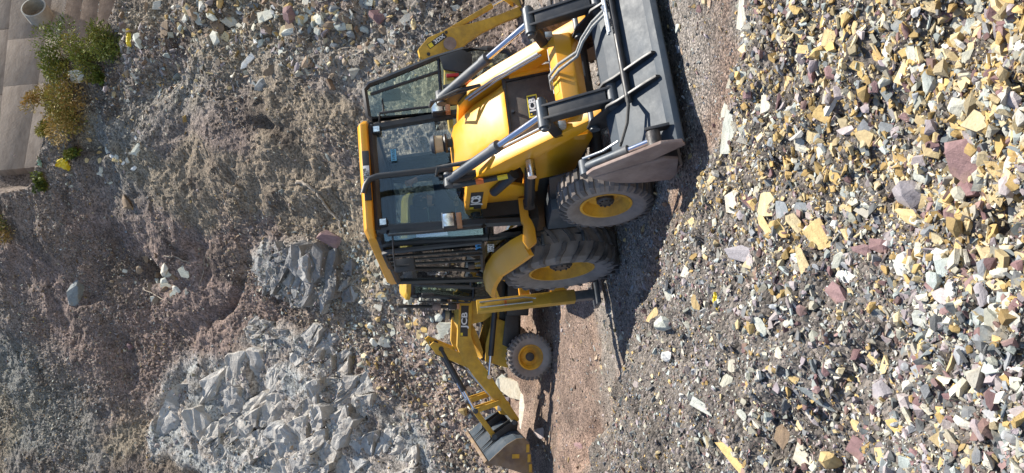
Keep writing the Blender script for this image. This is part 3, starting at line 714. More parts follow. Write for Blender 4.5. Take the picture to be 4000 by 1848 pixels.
    def pane(name, pts, mat=GLASS, th=.006):
        pts = [Vector(p) for p in pts]; nn = (pts[1] - pts[0]).cross(pts[2] - pts[0]).normalized() * th; k = len(pts)
        return MB().add(pts + [p + nn for p in pts], [tuple(range(k))[::-1], tuple(range(k, 2 * k))] + [(i, (i + 1) % k, k + (i + 1) % k, k + i) for i in range(k)]).build(name, mat, cab, smooth=0)
    pane('windscreen', [(1.075, -.64, 1.58), (1.075, .64, 1.58), (1.03, .58, zr - .04), (1.03, -.58, zr - .04)])
    pane('rear_window', [(-.95, -.68, 1.6), (-.95, .68, 1.6), (-.78, .66, zr - .04), (-.78, -.66, zr - .04)], GLASSR)
    MB().path([(1.082, -.05, 1.62), (1.075, .18, 1.82), (1.06, .30, 2.05)], .008, 6).build('wiper', BLK, cab)
    for sd in S:
        pane('quarter_window', [(1.06, sd * .69, 1.6), (.88, sd * .765, 1.6), (.84, sd * .715, zr - .05), (1.0, sd * .63, zr - .05)], GLASSQ)
        pane('lower_window', [(1.05, sd * .705, 1.12), (.75, sd * .745, 1.12), (.86, sd * .765, 1.52), (1.06, sd * .695, 1.52)], GLASSD)
        pane('side_window', [(-.16, sd * .785, 1.62), (-.92, sd * .755, 1.62), (-.74, sd * .71, zr - .05), (-.13, sd * .72, zr - .05)], GLASSD)
    # dash, wheel, seat
    MB().prism([(.98, 1.1), (.98, 1.70), (.90, 1.80), (.80, 1.74), (.86, 1.1)], -.30, .30).build('dashboard', BLK, cab, .02)
    sw = MB().tube((.80, 0, 1.60), (.62, 0, 1.86), .03, 8)
    for k in range(18):
        a, b = 2 * math.pi * k / 18, 2 * math.pi * (k + 1) / 18
        f = lambda t: (.60 + .11 * math.cos(t), .19 * math.sin(t), 1.88 + .11 * math.cos(t) * .8)
        sw.tube(f(a), f(b), .014, 6)
    sw.build('steering_wheel', BLK, cab)
    MB().box(-.30, .22, -.25, .25, 1.40, 1.52).box(-.42, -.27, -.27, .27, 1.48, 2.22).box(-.40, -.28, -.15, .15, 2.24, 2.46).box(-.15, .1, -.15, .15, 1.1, 1.4).build('seat', SEAT, root, .03)
    MB().box(-.90, -.55, -.62, .62, 1.10, 1.72).box(-.70, -.55, .28, .52, 1.72, 1.95).box(-.70, -.55, -.52, -.28, 1.72, 1.95).build('rear_console', BLK, cab, .03)
    MB().box(.1, .62, -.66, -.40, 1.10, 1.66).build('side_console', BLK, cab, .03)
    # roof shell with fascia, lamps, number plate
    top = [(-.92, 2.745), (1.02, 2.745), (1.12, 2.76), (1.13, 2.83), (1.05, 2.87), (-.80, 2.885), (-.92, 2.85)]
    vs = []; lev = [(-.70, 0, .0), (-.62, .0, 1.0), (.62, .0, 1.0), (.70, 0, .0)]
    rf = MB(); n = len(top)
    for yv, _, k in lev:
        vs += [(x - (.10 if k == 0 and x > 1 else 0), yv, z - (.03 if (k == 0 and z > 2.8) else 0)) for x, z in top]
    rf.add(vs, [(i * n + j, i * n + (j + 1) % n, (i + 1) * n + (j + 1) % n, (i + 1) * n + j) for i in range(3) for j in range(n)] + [tuple(range(n))[::-1], tuple(range(3 * n, 4 * n))])
    roof = rf.build('roof', Y, root, .012)
    if not old:
        MB().box(1.118, 1.142, -.30, .28, 2.752, 2.828).build('fascia_recess', BLK, roof, .005)
        MB().box(1.140, 1.148, -.11, .10, 2.757, 2.823).build('number_plate', WHT, roof, .003)
        text_mesh('plate_lettering', 'HR29B', .043, BLK, roof, (1.1495, -.005, 2.806), (0, 1, 0), (0, 0, 1), bold=.001, sx=1.15)
        text_mesh('plate_lettering', '5831', .043, BLK, roof, (1.1495, -.005, 2.773), (0, 1, 0), (0, 0, 1), bold=.001, sx=1.15)
        MB().box(1.063, 1.068, .16, .30, 2.46, 2.52).build('permit_sticker', BLUP, cab, 0)
        text_mesh('sticker_lettering', '319153', .045, BLK, cab, (1.0695, .23, 2.49), (0, 1, 0), (0, 0, 1))
    for sd in S:
        L = MB().box(1.02, 1.10, sd * .55 - .045, sd * .55 + .045, 2.61, 2.70).build('work_lamp', BLK, root, .008)
        MB().box(1.10, 1.106, sd * .55 - .033, sd * .55 + .033, 2.622, 2.688).build('lens', LENS, L, 0)
        H = MB().box(1.18, 1.29, sd * .67 - .085, sd * .67 + .085, 1.88, 2.02).build('headlamp', BLK, root, .012)
        MB().box(1.29, 1.297, sd * .67 - .07, sd * .67 + .07, 1.90, 2.01).build('lens', LENSR, H, .002)
        MB().box(1.18, 1.285, sd * .67 - .075, sd * .67 + .075, 1.815, 1.872).build('indicator', AMB, H, .008)
        MB().box(1.283, 1.290, sd * .67 - .085, sd * .67 + .085, 2.01, 2.022).build('bezel', PLT, H, 0)
        MB().path([(1.1, sd * .69, 1.85), (1.2, sd * .70, 1.86)], .016, 6).build('lamp_bracket', BLK, H)
        MB().path([(1.04, sd * .66, 2.62), (1.14, sd * .72, 2.60), (1.15, sd * .735, 2.2), (1.15, sd * .74, 1.62), (1.08, sd * .70, 1.56)], .016, 8).build('grab_rail', BLK, root)
        M = MB().box(.96, 1.0, sd * 1.02 - .075, sd * 1.02 + .075, 2.36, 2.58).build('mirror', BLK, root, .018)
        MB().path([(1.14, sd * .735, 2.56), (1.06, sd * .90, 2.57), (1.02, sd * 1.03, 2.57), (1.01, sd * 1.03, 2.42)], .010, 8).build('mirror_arm', BLK, M)
    # --- doors: right one shut, left one swung open on the pale machine
    def door(open_):
        """hinged at its front edge; outline in (distance from the hinge, height)"""
        D = bpy.data.objects.new('door', None); COL.objects.link(D); D.parent = root
        o1 = [(.02, 1.16), (.0, 2.70), (.04, 2.74), (.36, 2.76), (.42, 2.70), (.47, 2.52), (.66, 1.95), (.735, 1.60), (.725, 1.32), (.67, 1.10), (.55, 1.02), (.2, 1.04)]
        m = MB(); m.path([(a, 0, z) for a, z in o1 + [o1[0]]], .034, 6); m.path([(.02, 0, 1.91), (.66, 0, 1.89)], .022, 6); m.path([(.30, 0, 2.70), (.50, 0, 1.90)], .02, 6)
        m.build('door_frame', BLK, D)
        MB().prism([(a * .985 + .005, z) for a, z in o1], -.003, .003).build('pane', GLASSD, D, smooth=0)
        s_ = -1
        MB().prism([(.44, 1.62), (.50, 1.84), (.66, 1.88), (.72, 1.62), (.66, 1.50), (.50, 1.52)], s_ * .05, s_ * .01).build('handle_panel', BLK, D, .01)
        MB().box(.40, .435, s_ * .07 if s_ < 0 else .03, s_ * .03 if s_ < 0 else .07, 1.68, 1.82).build('door_lever', REDP, D, .006)
        MB().path([(.40, s_ * .03, 1.74), (.44, s_ * .04, 1.50), (.3, s_ * .03, 1.46)], .014, 6).build('grab_handle', BLK, D)
        D.location = (1.02, .71, 0); D.rotation_euler = (0, 0, R_(82))
        return D
    def shut_door(sd):
        D = bpy.data.objects.new('door', None); COL.objects.link(D); D.parent = root; D.location = (0, sd * .80, 0)
        o1 = [(.84, 1.62), (.82, 2.64), (.78, 2.70), (.22, 2.70), (.16, 2.66), (-.10, 2.0), (-.30, 1.70), (-.26, 1.62)]
        m = MB(); m.path([(a, 0, z) for a, z in o1 + [o1[0]]], .030, 6); m.path([(.33, 0, 2.68), (.12, 0, 1.62)], .02, 6)
        for q_ in (.55, .70): m.path([(q_ + .02, sd * .03, 2.68), (q_ - .10, sd * .03, 1.62)], .013, 6)
        m.build('door_frame', BLK, D)
        MB().prism(o1, -.003, .003).build('pane', GLASSD, D, smooth=0)
        MB().prism([(.84, 1.60), (-.26, 1.60), (-.1, 1.55), (.30, 1.44), (.62, 1.22), (.70, 1.10), (.84, 1.10)], -.006, .006).build('lower_pane', GLASSD, D, smooth=0)
        MB().box(-.12, .06, sd * .02 - .015, sd * .02 + .015, 1.72, 1.80).build('handle_panel', BLK, D, .01)
        return D
    Dr = shut_door(-1)
    if not old:
        text_mesh('door_lettering', 'XPERT', .105, WHT, Dr, (.60, -.012, 1.52), (1, 0, 0), (0, 0, 1), bold=.001)
        e = MB()
        for cx in (.62, .74):
            for k in range(16):
                a, b = 2 * math.pi * k / 16, 2 * math.pi * (k + 1) / 16
                e.tube((cx + .06 * math.cos(a), -.014, 1.65 + .04 * math.sin(a)), (cx + .06 * math.cos(b), -.014, 1.65 + .04 * math.sin(b)), .010, 5)
        e.build('door_emblem', BLUE, Dr)
        door(True)
    else:
        shut_door(1)
    # --- fenders, tank, steps
    for sd in S:
        OE = [(1.08, 1.12), (.92, 1.18), (.62, 1.31), (.35, 1.44), (.0, 1.50), (-.30, 1.525), (-.58, 1.53), (-.66, 1.50)]
        IE = [(1.08, 1.19), (.90, 1.31), (.66, 1.42), (.42, 1.51), (.10, 1.58), (-.25, 1.615), (-.56, 1.63), (-.66, 1.59)]
        f = MB(); k = len(OE)
        rows = [[(x, sd * .84, z) for x, z in IE], [(x * .7 + u * .3, sd * 1.0, z * .7 + w_ * .3 + .01) for (x, z), (u, w_) in zip(IE, OE)], [(x, sd * 1.09, z + .02) for x, z in OE], [(x, sd * 1.09, z - .03) for x, z in OE], [(x, sd * 1.05, z - .01) for x, z in OE], [(x - .02, sd * .84, z - .03) for x, z in IE]]
        f.add([p for r_ in rows for p in r_], [(i * k + j, i * k + j + 1, (i + 1) % 6 * k + j + 1, (i + 1) % 6 * k + j) for i in range(6) for j in range(k - 1)] + [tuple(i * k for i in range(6)), tuple(i * k + k - 1 for i in range(6))[::-1]])
        fo = f.build('fender', Y, root, .0, smooth=40)
        # front lip: a band running inwards across the foot of the cab
        MB().prism([(sd * .46, 1.10), (sd * .46, 1.19), (sd * .72, 1.19), (sd * .76, 1.17), (sd * .95, 1.20), (sd * 1.04, 1.15), (sd * .97, 1.05), (sd * .82, 1.05), (sd * .74, 1.07), (sd * .68, 1.10)], 1.09, 1.17, 'x').build('fender_front', Y, fo, .01)
        tk = MB().box(.75, 1.40, sd * .42, sd * .72, .44, .88).build('fuel_tank' if sd < 0 else 'battery_box', BLK if sd > 0 else DGREY, root, .03)
        MB().prism([(1.25, .86), (1.98, .93), (2.12, .66), (1.95, .60), (1.25, .62)], sd * .58, sd * .60).build('mudguard', BLK, root, .01)
        for z0 in (.46, .92):
            s_ = MB().box(.22, .68, sd * .74, sd * .86, z0, z0 + .03)
            s_.build('step', DGREY, root, .004)
            for xx in (.26, .64): MB().path([(xx, sd * .76, z0), (xx, sd * .74, z0 + .42)], .012, 6).build('step_hanger', BLK, root)
        # stabiliser: box leg with inner tube and foot
        lg = MB().box(-1.27, -1.09, sd * .98 if sd > 0 else -1.14, sd * 1.14 if sd > 0 else -.98, .42, 1.74).build('stabiliser', YELD, root, .012)
        MB().box(-1.25, -1.11, min(sd * 1.0, sd * 1.12), max(sd * 1.0, sd * 1.12), .16, .5).build('inner_leg', DGREY, lg, .008)
        MB().box(-1.36, -1.0, min(sd * .90, sd * 1.22), max(sd * .90, sd * 1.22), .10, .16).build('foot', DGREY, lg, .01)
        MB().path([(-1.08, sd * 1.02, 1.70), (-1.075, sd * 1.02, 1.1), (-1.075, sd * 1.05, .95)], .010, 6).path([(-1.08, sd * 1.09, 1.70), (-1.075, sd * 1.09, 1.0)], .010, 6).build('pipe', PLT, lg)
        MB().box(-1.088, -1.084, min(sd * 1.03, sd * 1.11), max(sd * 1.03, sd * 1.11), 1.34, 1.37).build('sticker', ORG, lg, 0)
    MB().box(-1.27, -1.09, -.98, .98, .52, .74).box(-1.25, -1.11, -.98, .98, 1.02, 1.16).build('rear_frame', Y, root, .012)
    # --- loader arms
    prof = [(.84, 1.70), (.98, 1.78), (1.79, 1.725), (2.03, 1.60), (2.30, 1.355), (2.72, .925), (2.98, .65), (3.08, .54), (2.98, .48), (2.54, .845), (2.20, 1.12), (1.97, 1.33), (1.58, 1.50), (1.0, 1.54), (.86, 1.58)]
    prof = [A(*p) for p in prof]
    for sd in S:
        y0, y1 = sorted((sd * .375, sd * .505))
        arm = MB().prism(prof, y0, y1).build('loader_arm', Y, root, .012)
        MB().tube((*A(.95, 1.66)[:1], sd * .36, A(.95, 1.66)[1]), (A(.95, 1.66)[0], sd * .56, A(.95, 1.66)[1]), .055, 16).build('pivot_pin', BLK, arm)
        # decal
        a, b = A(1.05, 1.665), A(1.62, 1.625); dx = Vector((b[0] - a[0], 0, b[1] - a[1])).normalized(); dz = Vector((-dx.z, 0, dx.x)); yo = sd * .5065
        mid = Vector(((a[0] + b[0]) / 2, yo, (a[1] + b[1]) / 2))
        if old: hw, hh = .30, .075
        else: hw, hh = .24, .065
        cs = [mid + dx * (u * hw) + dz * (v * hh) for u, v in ((-1, -1), (1, -1), (1, 1), (-1, 1))]; of = Vector((0, sd * .002, 0))
        MB().add([c_ - of for c_ in cs] + [c_ + of for c_ in cs], [(0, 1, 2, 3), (4, 5, 6, 7), (0, 1, 5, 4), (1, 2, 6, 5), (2, 3, 7, 6), (3, 0, 4, 7)]).build('decal', BLK, arm, smooth=0)
        text_mesh('decal_lettering', 'JCB', hh * 2.1, WHT, arm, mid + of * 1.8 - dx * (sd * .02), dx * (-sd), dz, bold=.004, sx=1.25)
        sq = mid + of * 1.6 + dx * (sd * hw * .86) + dz * (hh * .62)
        MB().add([sq + dx * (u * .028) + dz * (v * .022) for u, v in ((-1, -1), (1, -1), (1, 1), (-1, 1))] + [sq + of + dx * (u * .028) + dz * (v * .022) for u, v in ((-1, -1), (1, -1), (1, 1), (-1, 1))],
                 [(0, 1, 2, 3), (4, 5, 6, 7), (0, 1, 5, 4), (1, 2, 6, 5), (2, 3, 7, 6), (3, 0, 4, 7)]).build('decal_square', YST, arm, smooth=0)
        # tilt ram, bell crank, links
        tr = A(1.85, 1.90) if not old else A(1.85, 2.0); yl = sd * .455
        br = MB().prism([A(1.72, 1.70), A(1.98, 1.60), A(1.93, 1.90), A(1.80, 1.96)] if not old else [A(1.98, 1.38), A(2.16, 1.46), A(1.95, 2.08), A(1.80, 2.2), A(1.74, 2.14)], yl - .035, yl + .035).build('ram_bracket', Y if old else BLK, arm, .01)
        v = Vector((pv[0] - tr[0], 0, pv[1] - tr[1])); T0 = Vector((tr[0], yl, tr[1])); k = .56 if not old else .68
        rm = MB().tube(T0, T0 + v * k, .048, 16).tube(T0 + v * (k - .05), T0 + v * (k + .005), .056, 16).tube(T0 - Vector((0, .07, 0)), T0 + Vector((0, .07, 0)), .05, 14).build('tilt_ram', DGREY if not old else BLK, root)
        MB().tube(T0 + v * k, T0 + v, .030, 14).build('ram_rod', CHR, rm)
        pf = A(2.70, .87)
        lv = MB()
        for yy in (yl - .085, yl + .085) if old else (yl,):
            lv.quadbar((pf[0], yy, pf[1]), (pv[0], yy, pv[1]), .035 if old else .10, .10)
        lv.build('bell_crank', Y if old else BLK, root, .012)
        MB().tube((pv[0], yl - .125, pv[1]), (pv[0], yl + .125, pv[1]), .052, 14).tube((pv[0], yl - .15, pv[1]), (pv[0], yl + .15, pv[1]), .035, 12).build('link_pin', DGREY, root)
        lk = MB()
        for yy in (yl - .058, yl + .058): lk.quadbar((pv[0], yy, pv[1]), (bp[0], yy, bp[1]), .024, .10)
        lk.quadbar((pv[0] * .9 + bp[0] * .1, yl, pv[1] * .9 + bp[1] * .1), (pv[0] * .08 + bp[0] * .92, yl, pv[1] * .08 + bp[1] * .92), .118, .075)
        lk.build('tilt_link', Y if old else BLK, root, .006)
        MB().tube((bp[0], yl - .12, bp[1]), (bp[0], yl + .12, bp[1]), .048, 14).build('bucket_pin', DGREY, root)
        # lift ram
        l0 = Vector((1.25, sd * .57, 1.09)); l1 = Vector((A(2.26, 1.12)[0], sd * .56, A(2.26, 1.12)[1])); v = l1 - l0
        lr = MB().tube(l0, l0 + v * (.9 if not old else .7), .055, 16).tube(l0 - Vector((0, .05, 0)), l0 + Vector((0, .05, 0)), .06, 12).build('lift_ram', BLK, root)
        MB().tube(l0 + v * .7, l1, .03, 12).tube(l1 - Vector((0, .12, 0)), l1 + Vector((0, .05, 0)), .045, 12).build('ram_rod', CHR, lr)
        if not old:
            t0 = Vector((A(1.70, 1.88)[0], sd * .56, A(1.70, 1.88)[1])); t1 = Vector((1.95, sd * .56, 1.27))
            st = MB().tube(Vector((1.90, sd * .545, 1.86)), Vector((2.02, sd * .53, 1.24)), .028, 10)
            st = st.build('safety_strut', BLK, root)
            MB().tube(Vector((1.90 + .12 * .36, sd * .542, 1.86 - .62 * .36)), Vector((1.90 + .12 * .48, sd * .54, 1.86 - .62 * .48)), .0295, 10).build('sticker', ORG, st)
            MB().tube(Vector((1.90 + .12 * .70, sd * .537, 1.86 - .62 * .70)), Vector((1.90 + .12 * .86, sd * .535, 1.86 - .62 * .86)), .0295, 10).build('sticker', YST, st)
            MB().tube((1.60, sd * .53, 1.46), (2.05, sd * .54, 1.26), .05, 12).build('accumulator', BLK, root)
        # service pipes on the arm and hoses at the ram
        pts = [A(1.95, 1.67), A(2.3, 1.385), A(2.7, .975)]
        MB().path([(p[0], sd * .365, p[1] - .02) for p in pts], .012, 8).path([(p[0] - .015, sd * .355, p[1] - .05) for p in pts], .010, 8).build('service_pipe', PLT, arm)
        for q in (0, 1):
            MB().path([(tr[0] + .02, yl - sd * .03, tr[1] + .06), (tr[0] - .03 + .02 * q, yl - sd * .07, tr[1] + .12), (tr[0] + .12, yl - sd * .10, tr[1] + .10 - .02 * q), (A(2.05, 1.66)[0] + .06 * q, sd * .39, A(2.05, 1.66)[1] + .05), (A(2.2, 1.5)[0], sd * .37, A(2.2, 1.5)[1])], .015, 8).build('hose', HOSE, root)
        MB().box(A(2.80, .86)[0] - .07, A(2.80, .86)[0] + .07, min(sd * .42, sd * .48), max(sd * .42, sd * .48), A(2.80, .86)[1] - .04, A(2.80, .86)[1] + .03).build('valve_block', PLT, arm, .006)
    # cross tube
    c0 = A(2.83, .735); hexa = [(c0[0] + .145 * math.cos(R_(60 * k + 40)), c0[1] + .145 * math.sin(R_(60 * k + 40))) for k in range(6)]
    ct = MB().prism(hexa, -.40, .40).build('cross_tube', Y, root, .02)
    if not old:
        MB().box(-.001, .001, -.001, .001, 0, .001)
        n_ = Vector((math.cos(R_(70)), 0, math.sin(R_(70)))); t_ = Vector((-n_.z, 0, n_.x)); cc = Vector((c0[0], -.10, c0[1])) + n_ * .1275
        MB().add([cc + Vector((0, u * .055, 0)) + t_ * (v * .035) for u, v in ((-1, -1), (1, -1), (1, 1), (-1, 1))] + [cc + n_ * .002 + Vector((0, u * .055, 0)) + t_ * (v * .035) for u, v in ((-1, -1), (1, -1), (1, 1), (-1, 1))],
                 [(0, 1, 2, 3), (4, 5, 6, 7), (0, 1, 5, 4), (1, 2, 6, 5), (2, 3, 7, 6), (3, 0, 4, 7)]).build('warning_sticker', YST, ct, smooth=0)
    front(A)
    # --- backhoe at the rear: kingpost, boom, dipper
    MB().box(-1.55, -1.25, -.30, .30, .55, 1.05).tube((-1.55, 0, .55), (-1.55, 0, 1.10), .12, 14).build('kingpost', YELD if old else Y, root, .01)
    bm_ = [(-1.60, .95), (-1.75, 1.25), (-2.35, 1.75), (-3.1, 1.92), (-3.98, 1.96), (-4.0, 2.15), (-3.1, 2.14), (-2.25, 2.02), (-1.55, 1.45), (-1.45, 1.0)] if old else \
          [(-1.60, .75), (-2.2, 1.15), (-3.0, 1.22), (-3.9, .95), (-3.95, 1.10), (-3.0, 1.50), (-2.1, 1.42), (-1.5, 1.0)]
    MB().prism(bm_, -.10, .10).build('boom', YELD if old else Y, root, .015)
    return A

# ---- machine in front: bucket rolled forward, its back to the camera
m1 = root_empty('backhoe_loader', M1_LOC, M1_ROT, 'bright yellow backhoe loader with its bucket rolled down and cab door open', 'backhoe loader')
PV1, BP1 = (3.085, 1.04), (3.315, .475)
def front1(A):
    root = m1
    back = [(3.02, .10), (2.985, .22), (2.99, .36), (3.03, .455), (3.10, .515), (3.19, .525), (3.30, .478), (3.45, .385), (3.62, .275), (3.74, .195), (3.80, .15)]
    bk = bpy.data.objects.new('bucket', None); COL.objects.link(bk); bk.parent = root
    MB().strip(back, -1.12, 1.12, .022).build('back_sheet', BKT, bk, 0, smooth=50)
    MB().prism([(3.735, .205), (3.80, .165), (3.81, .12), (3.775, .10), (3.72, .165)], -1.135, 1.135).build('rim_bar', BKT, bk, .006)
    MB().strip([(3.02, .10), (3.10, .045), (3.30, .03)], -1.12, 1.12, .022).build('cutting_edge', MUD, bk)
    for sd in (-1, 1):
        y0, y1 = sorted((sd * 1.125, sd * 1.15))
        MB().prism([(3.36, .80), (3.44, .76), (3.83, .30), (3.83, .14), (3.76, .10), (3.50, .33), (3.17, .60), (3.27, .74)], y0, y1).build('side_plate', MUD, bk, .004)
        y0, y1 = sorted((sd * 1.135, sd * 1.16))
        MB().prism([(3.30, .74), (3.22, .65), (3.13, .50), (3.09, .30), (3.09, .07), (3.18, .04), (3.52, .10), (3.56, .22), (3.50, .36)], y0, y1).build('clam_side', MUD, bk, .006)
        # clam ram inside the side plate
        a, b = Vector((3.30, sd * 1.065, .79)), Vector((3.72, sd * 1.065, .315)); v = b - a
        r = MB().tube(a, a + v * .64, .043, 16).tube(a - Vector((0, .06, 0)), a + Vector((0, .06, 0)), .05, 12).build('clam_ram', DGREY, bk)
        MB().tube(a + v * .62, b, .024, 12).build('ram_rod', CHR, r)
        MB().tube(b - Vector((0, .075, 0)), b + Vector((0, .06, 0)), .055, 14).build('ram_eye', HUB, r)
        MB().prism([(3.66, .32), (3.74, .38), (3.80, .20), (3.72, .19)], sd * .98 - .012, sd * .98 + .012).build('ram_lug', BLK, bk, .004)
        MB().path([a + Vector((.05, -sd * .06, .02)), a + v * .3 + Vector((0, -sd * .075, .01)), a + v * .5 + Vector((.02, -sd * .10, -.01))], .010, 6).build('hose_pipe', PLT, r)
    for yc in (-.455, .455):
        for d in (-.105, .105):
            MB().prism([(2.90, .60), (2.96, .665), (3.10, .645), (3.24, .575), (3.345, .545), (3.42, .475), (3.70, .285), (3.775, .225), (3.76, .18), (3.60, .28), (3.30, .47), (3.10, .505), (3.0, .44), (2.93, .53)],
                       yc + d - .011, yc + d + .011).build('rib', BLK, bk, .003)
        MB().tube((2.98, yc - .14, .60), (2.98, yc + .14, .60), .045, 14).build('arm_pin', DGREY, bk)
    MB().tube((3.50, -.62, .395), (3.50, .98, .395), .030, 14).build('pipe_tube', BLK, bk)
    # hydraulic hoses from the cross tube to the clam
    t0 = A(2.83, .735)
    for k, (ya, yb) in enumerate(((.02, .10), (-.035, .06))):
        MB().path([(t0[0] - .06, ya - .02, t0[1] + .15), (t0[0] + .05, ya, t0[1] + .17), (t0[0] + .20, ya + .02, t0[1] + .10), (3.14, yb - .02, .68), (3.24, yb + .05, .635), (3.34, yb + .13, .55), (3.46, yb + .16, .46)], .014, 8).build('hose', HOSEG, root)
    MB().tube((3.47, .02, .455), (3.47, .42, .455), .012, 8).tube((3.51, .02, .45), (3.51, .42, .45), .012, 8).tube((3.49, .22, .44), (3.49, .28, .47), .022, 8).build('hose_manifold', PLT, bk)
    for k in (0, 1):
        MB().path([(3.52, -.58, .41), (3.58 + .02 * k, -.70, .43), (3.54 + .04 * k, -.84, .46), (3.46 + .05 * k, -.98, .52)], .012, 8).build('hose', HOSE, bk)
    MB().tube((t0[0] - .07, -.10, t0[1] + .13), (t0[0] - .07, .36, t0[1] + .13), .010, 8).build('service_pipe', PLT, root)
backhoe_loader(m1, YEL, False, 0.0, PV1, BP1, front1)

# ---- machine behind: duller paint, bucket curled, digging arm out to the side
m2 = root_empty('backhoe_loader', M2_LOC, 0, 'older dusty yellow backhoe loader standing behind, arm reaching over the rubble', 'backhoe loader')
m2.rotation_euler = M2_EUL
PV2, BP2 = (3.28, 1.42), (3.80, 1.02)
def front2(A):
    bk = bpy.data.objects.new('bucket', None); COL.objects.link(bk); bk.parent = m2
    back = [(4.13, 1.28), (3.96, 1.09), (3.79, .90), (3.69, .72), (3.68, .58), (3.76, .48), (3.95, .44), (4.37, .37)]
    MB().strip(back, -1.14, 1.14, -.025).build('back_sheet', BKT, bk, 0, smooth=50)
    MB().prism([(4.08, 1.28), (4.13, 1.33), (4.22, 1.20), (4.18, 1.16)], -1.15, 1.15).build('rim_bar', WORN, bk, .006)
    for sd in (-1, 1):
        y0, y1 = sorted((sd * 1.13, sd * 1.155))
        sp = MB().prism(back + [(4.40, .45), (4.20, 1.02), (4.16, 1.24)], y0, y1).build('side_plate', WORN, bk, .006)
        MB().box(3.98, 4.06, min(sd * 1.157, sd * 1.17), max(sd * 1.157, sd * 1.17), .66, .80).build('wear_pad', YELD, sp, .004)
        for k in range(3): MB().box(3.80 + .19 * k, 3.95 + .19 * k, min(sd * 1.157, sd * 1.17), max(sd * 1.157, sd * 1.17), .47 - .03 * k, .53 - .03 * k).build('wear_strip', YELD, sp, .004)
    for yc in (-.455, .455):
        for d in (-.105, .105):
            MB().prism([(4.12, 1.31), (3.98, 1.16), (3.88, 1.07), (3.76, 1.08), (3.70, .98), (3.52, .72), (3.47, .62), (3.52, .56), (3.68, .58), (3.69, .72), (3.79, .90)], yc + d - .012, yc + d + .012).build('rib', BLK, bk, .003)
    MB().tube((3.52, -.60, .64), (3.52, .60, .64), .045, 12).build('arm_pin', DGREY, bk)
A2 = backhoe_loader(m2, YELD, True, R_(4.5), PV2, BP2, front2)
# dipper of the second machine, placed in its own frame
dp = [(-3.60, 2.50), (-3.66, 2.65), (-3.80, 2.69), (-4.05, 2.50), (-4.28, 2.06), (-4.42, 1.62), (-4.60, 1.15), (-4.88, .58), (-4.82, .46), (-4.70, .50), (-4.52, .93), (-4.25, 1.40), (-4.05, 1.66), (-3.82, 1.90), (-3.66, 2.2)]
di = MB().prism(dp, -.09, .09).build('dipper', YELD, m2, .02)
MB().tube((-3.96, -.13, 2.06), (-3.96, .13, 2.06), .13, 20).build('boom_nose', MUD, di)
MB().tube((-3.72, -.11, 2.48), (-3.72, .11, 2.48), .035, 12).build('pin', BLK, di)
MB().tube((-4.18, -.115, 2.14), (-4.18, .115, 2.14), .03, 12).build('pin', BLK, di)
MB().quadbar((-4.20, .0, 2.14), (-4.83, .0, 1.20), .09, .10).build('bucket_ram', YELD, di, .02)
MB().tube((-4.82, 0, 1.22), (-5.05, 0, .87), .025, 10).build('ram_rod', CHR, di)
for yy in (-.11, .11): MB().quadbar((-4.83, yy, .57), (-5.07, yy, .96), .03, .11).build('tipping_link', YELD, di, .01)
ddx = Vector((-.26, 0, -.32)).normalized()
text = Vector((-4.0, .0925, 2.32)); up_ = Vector((-ddx.z, 0, ddx.x)); up_ = up_ if up_.z > 0 else -up_
hw, hh = .215, .055
MB().add([text + ddx * (u * hw) + up_ * (v * hh) + Vector((0, e_, 0)) for e_ in (-.002, .001) for u, v in ((-1, -1), (1, -1), (1, 1), (-1, 1))], [(0, 1, 2, 3), (4, 5, 6, 7), (0, 1, 5, 4), (1, 2, 6, 5), (2, 3, 7, 6), (3, 0, 4, 7)]).build('decal', BLK, di, smooth=0)
text_mesh('decal_lettering', '3DX', .105, WHT, di, text + Vector((0, .0025, 0)) + ddx * .055, ddx, up_, bold=.003, sx=1.2)
MB().add([text + ddx * (-.155 + u * .045) + up_ * (v * .042) + Vector((0, e_, 0)) for e_ in (.001, .004) for u, v in ((-1, -1), (1, -1), (1, 1), (-1, 1))], [(0, 1, 2, 3), (4, 5, 6, 7), (0, 1, 5, 4), (1, 2, 6, 5), (2, 3, 7, 6), (3, 0, 4, 7)]).build('decal_square', YST, di, smooth=0)
# digging bucket at the end of the dipper
DBX = .12
MB().strip([(-4.85, .62), (-5.2, .75), (-5.5, .62), (-5.6, .3), (-5.5, .02)], -.30, .30, .02).prism([(-4.95, .60), (-5.2, .73), (-5.5, .60), (-5.58, .3), (-5.48, .02), (-5.15, .25)], -.30, -.28).prism([(-4.95, .60), (-5.2, .73), (-5.5, .60), (-5.58, .3), (-5.48, .02), (-5.15, .25)], .28, .30).build('digging_bucket', WORN, m2)

# ------------------------------------------------------------------ retaining wall and drain pipe
WZ = Vector((0, 0, 1))
def on_wall(x, y, off=0.0):
    """(distance along the wall, height) of a photograph pixel on the wall's face"""
    o = WALL_P + WALL_N * off; r = ray(x, y); t = (o - CAM).dot(WALL_N) / r.dot(WALL_N); p = CAM + r * t
    return (p - WALL_P).dot(WALL_D), p.z
def wpt(s_, z, off): q = WALL_P + WALL_D * s_ + WALL_N * off; return (q.x, q.y, z)
def wall_block(name, mat, s0, s1, zl, zr_, hl, hr, off, back, parent, bevel=.03, seg=1):
    m = MB()
    m.add([wpt(s0, zl, off), wpt(s1, zr_, off), wpt(s1, hr, off), wpt(s0, hl, off), wpt(s0, zl, back), wpt(s1, zr_, back), wpt(s1, hr, back), wpt(s0, hl, back)],
          [(0, 1, 2, 3), (4, 7, 6, 5), (0, 4, 5, 1), (1, 5, 6, 2), (2, 6, 7, 3), (3, 7, 4, 0)])
    return m.build(name, mat, parent, bevel, smooth=30)
sL = on_wall(60, 660)[0]; _a = on_wall(45, 0); _b = on_wall(16, 300); k_ = (_b[1] - _a[1]) / (_b[0] - _a[0])
zA = lambda s_: _a[1] + (s_ - _a[0]) * k_
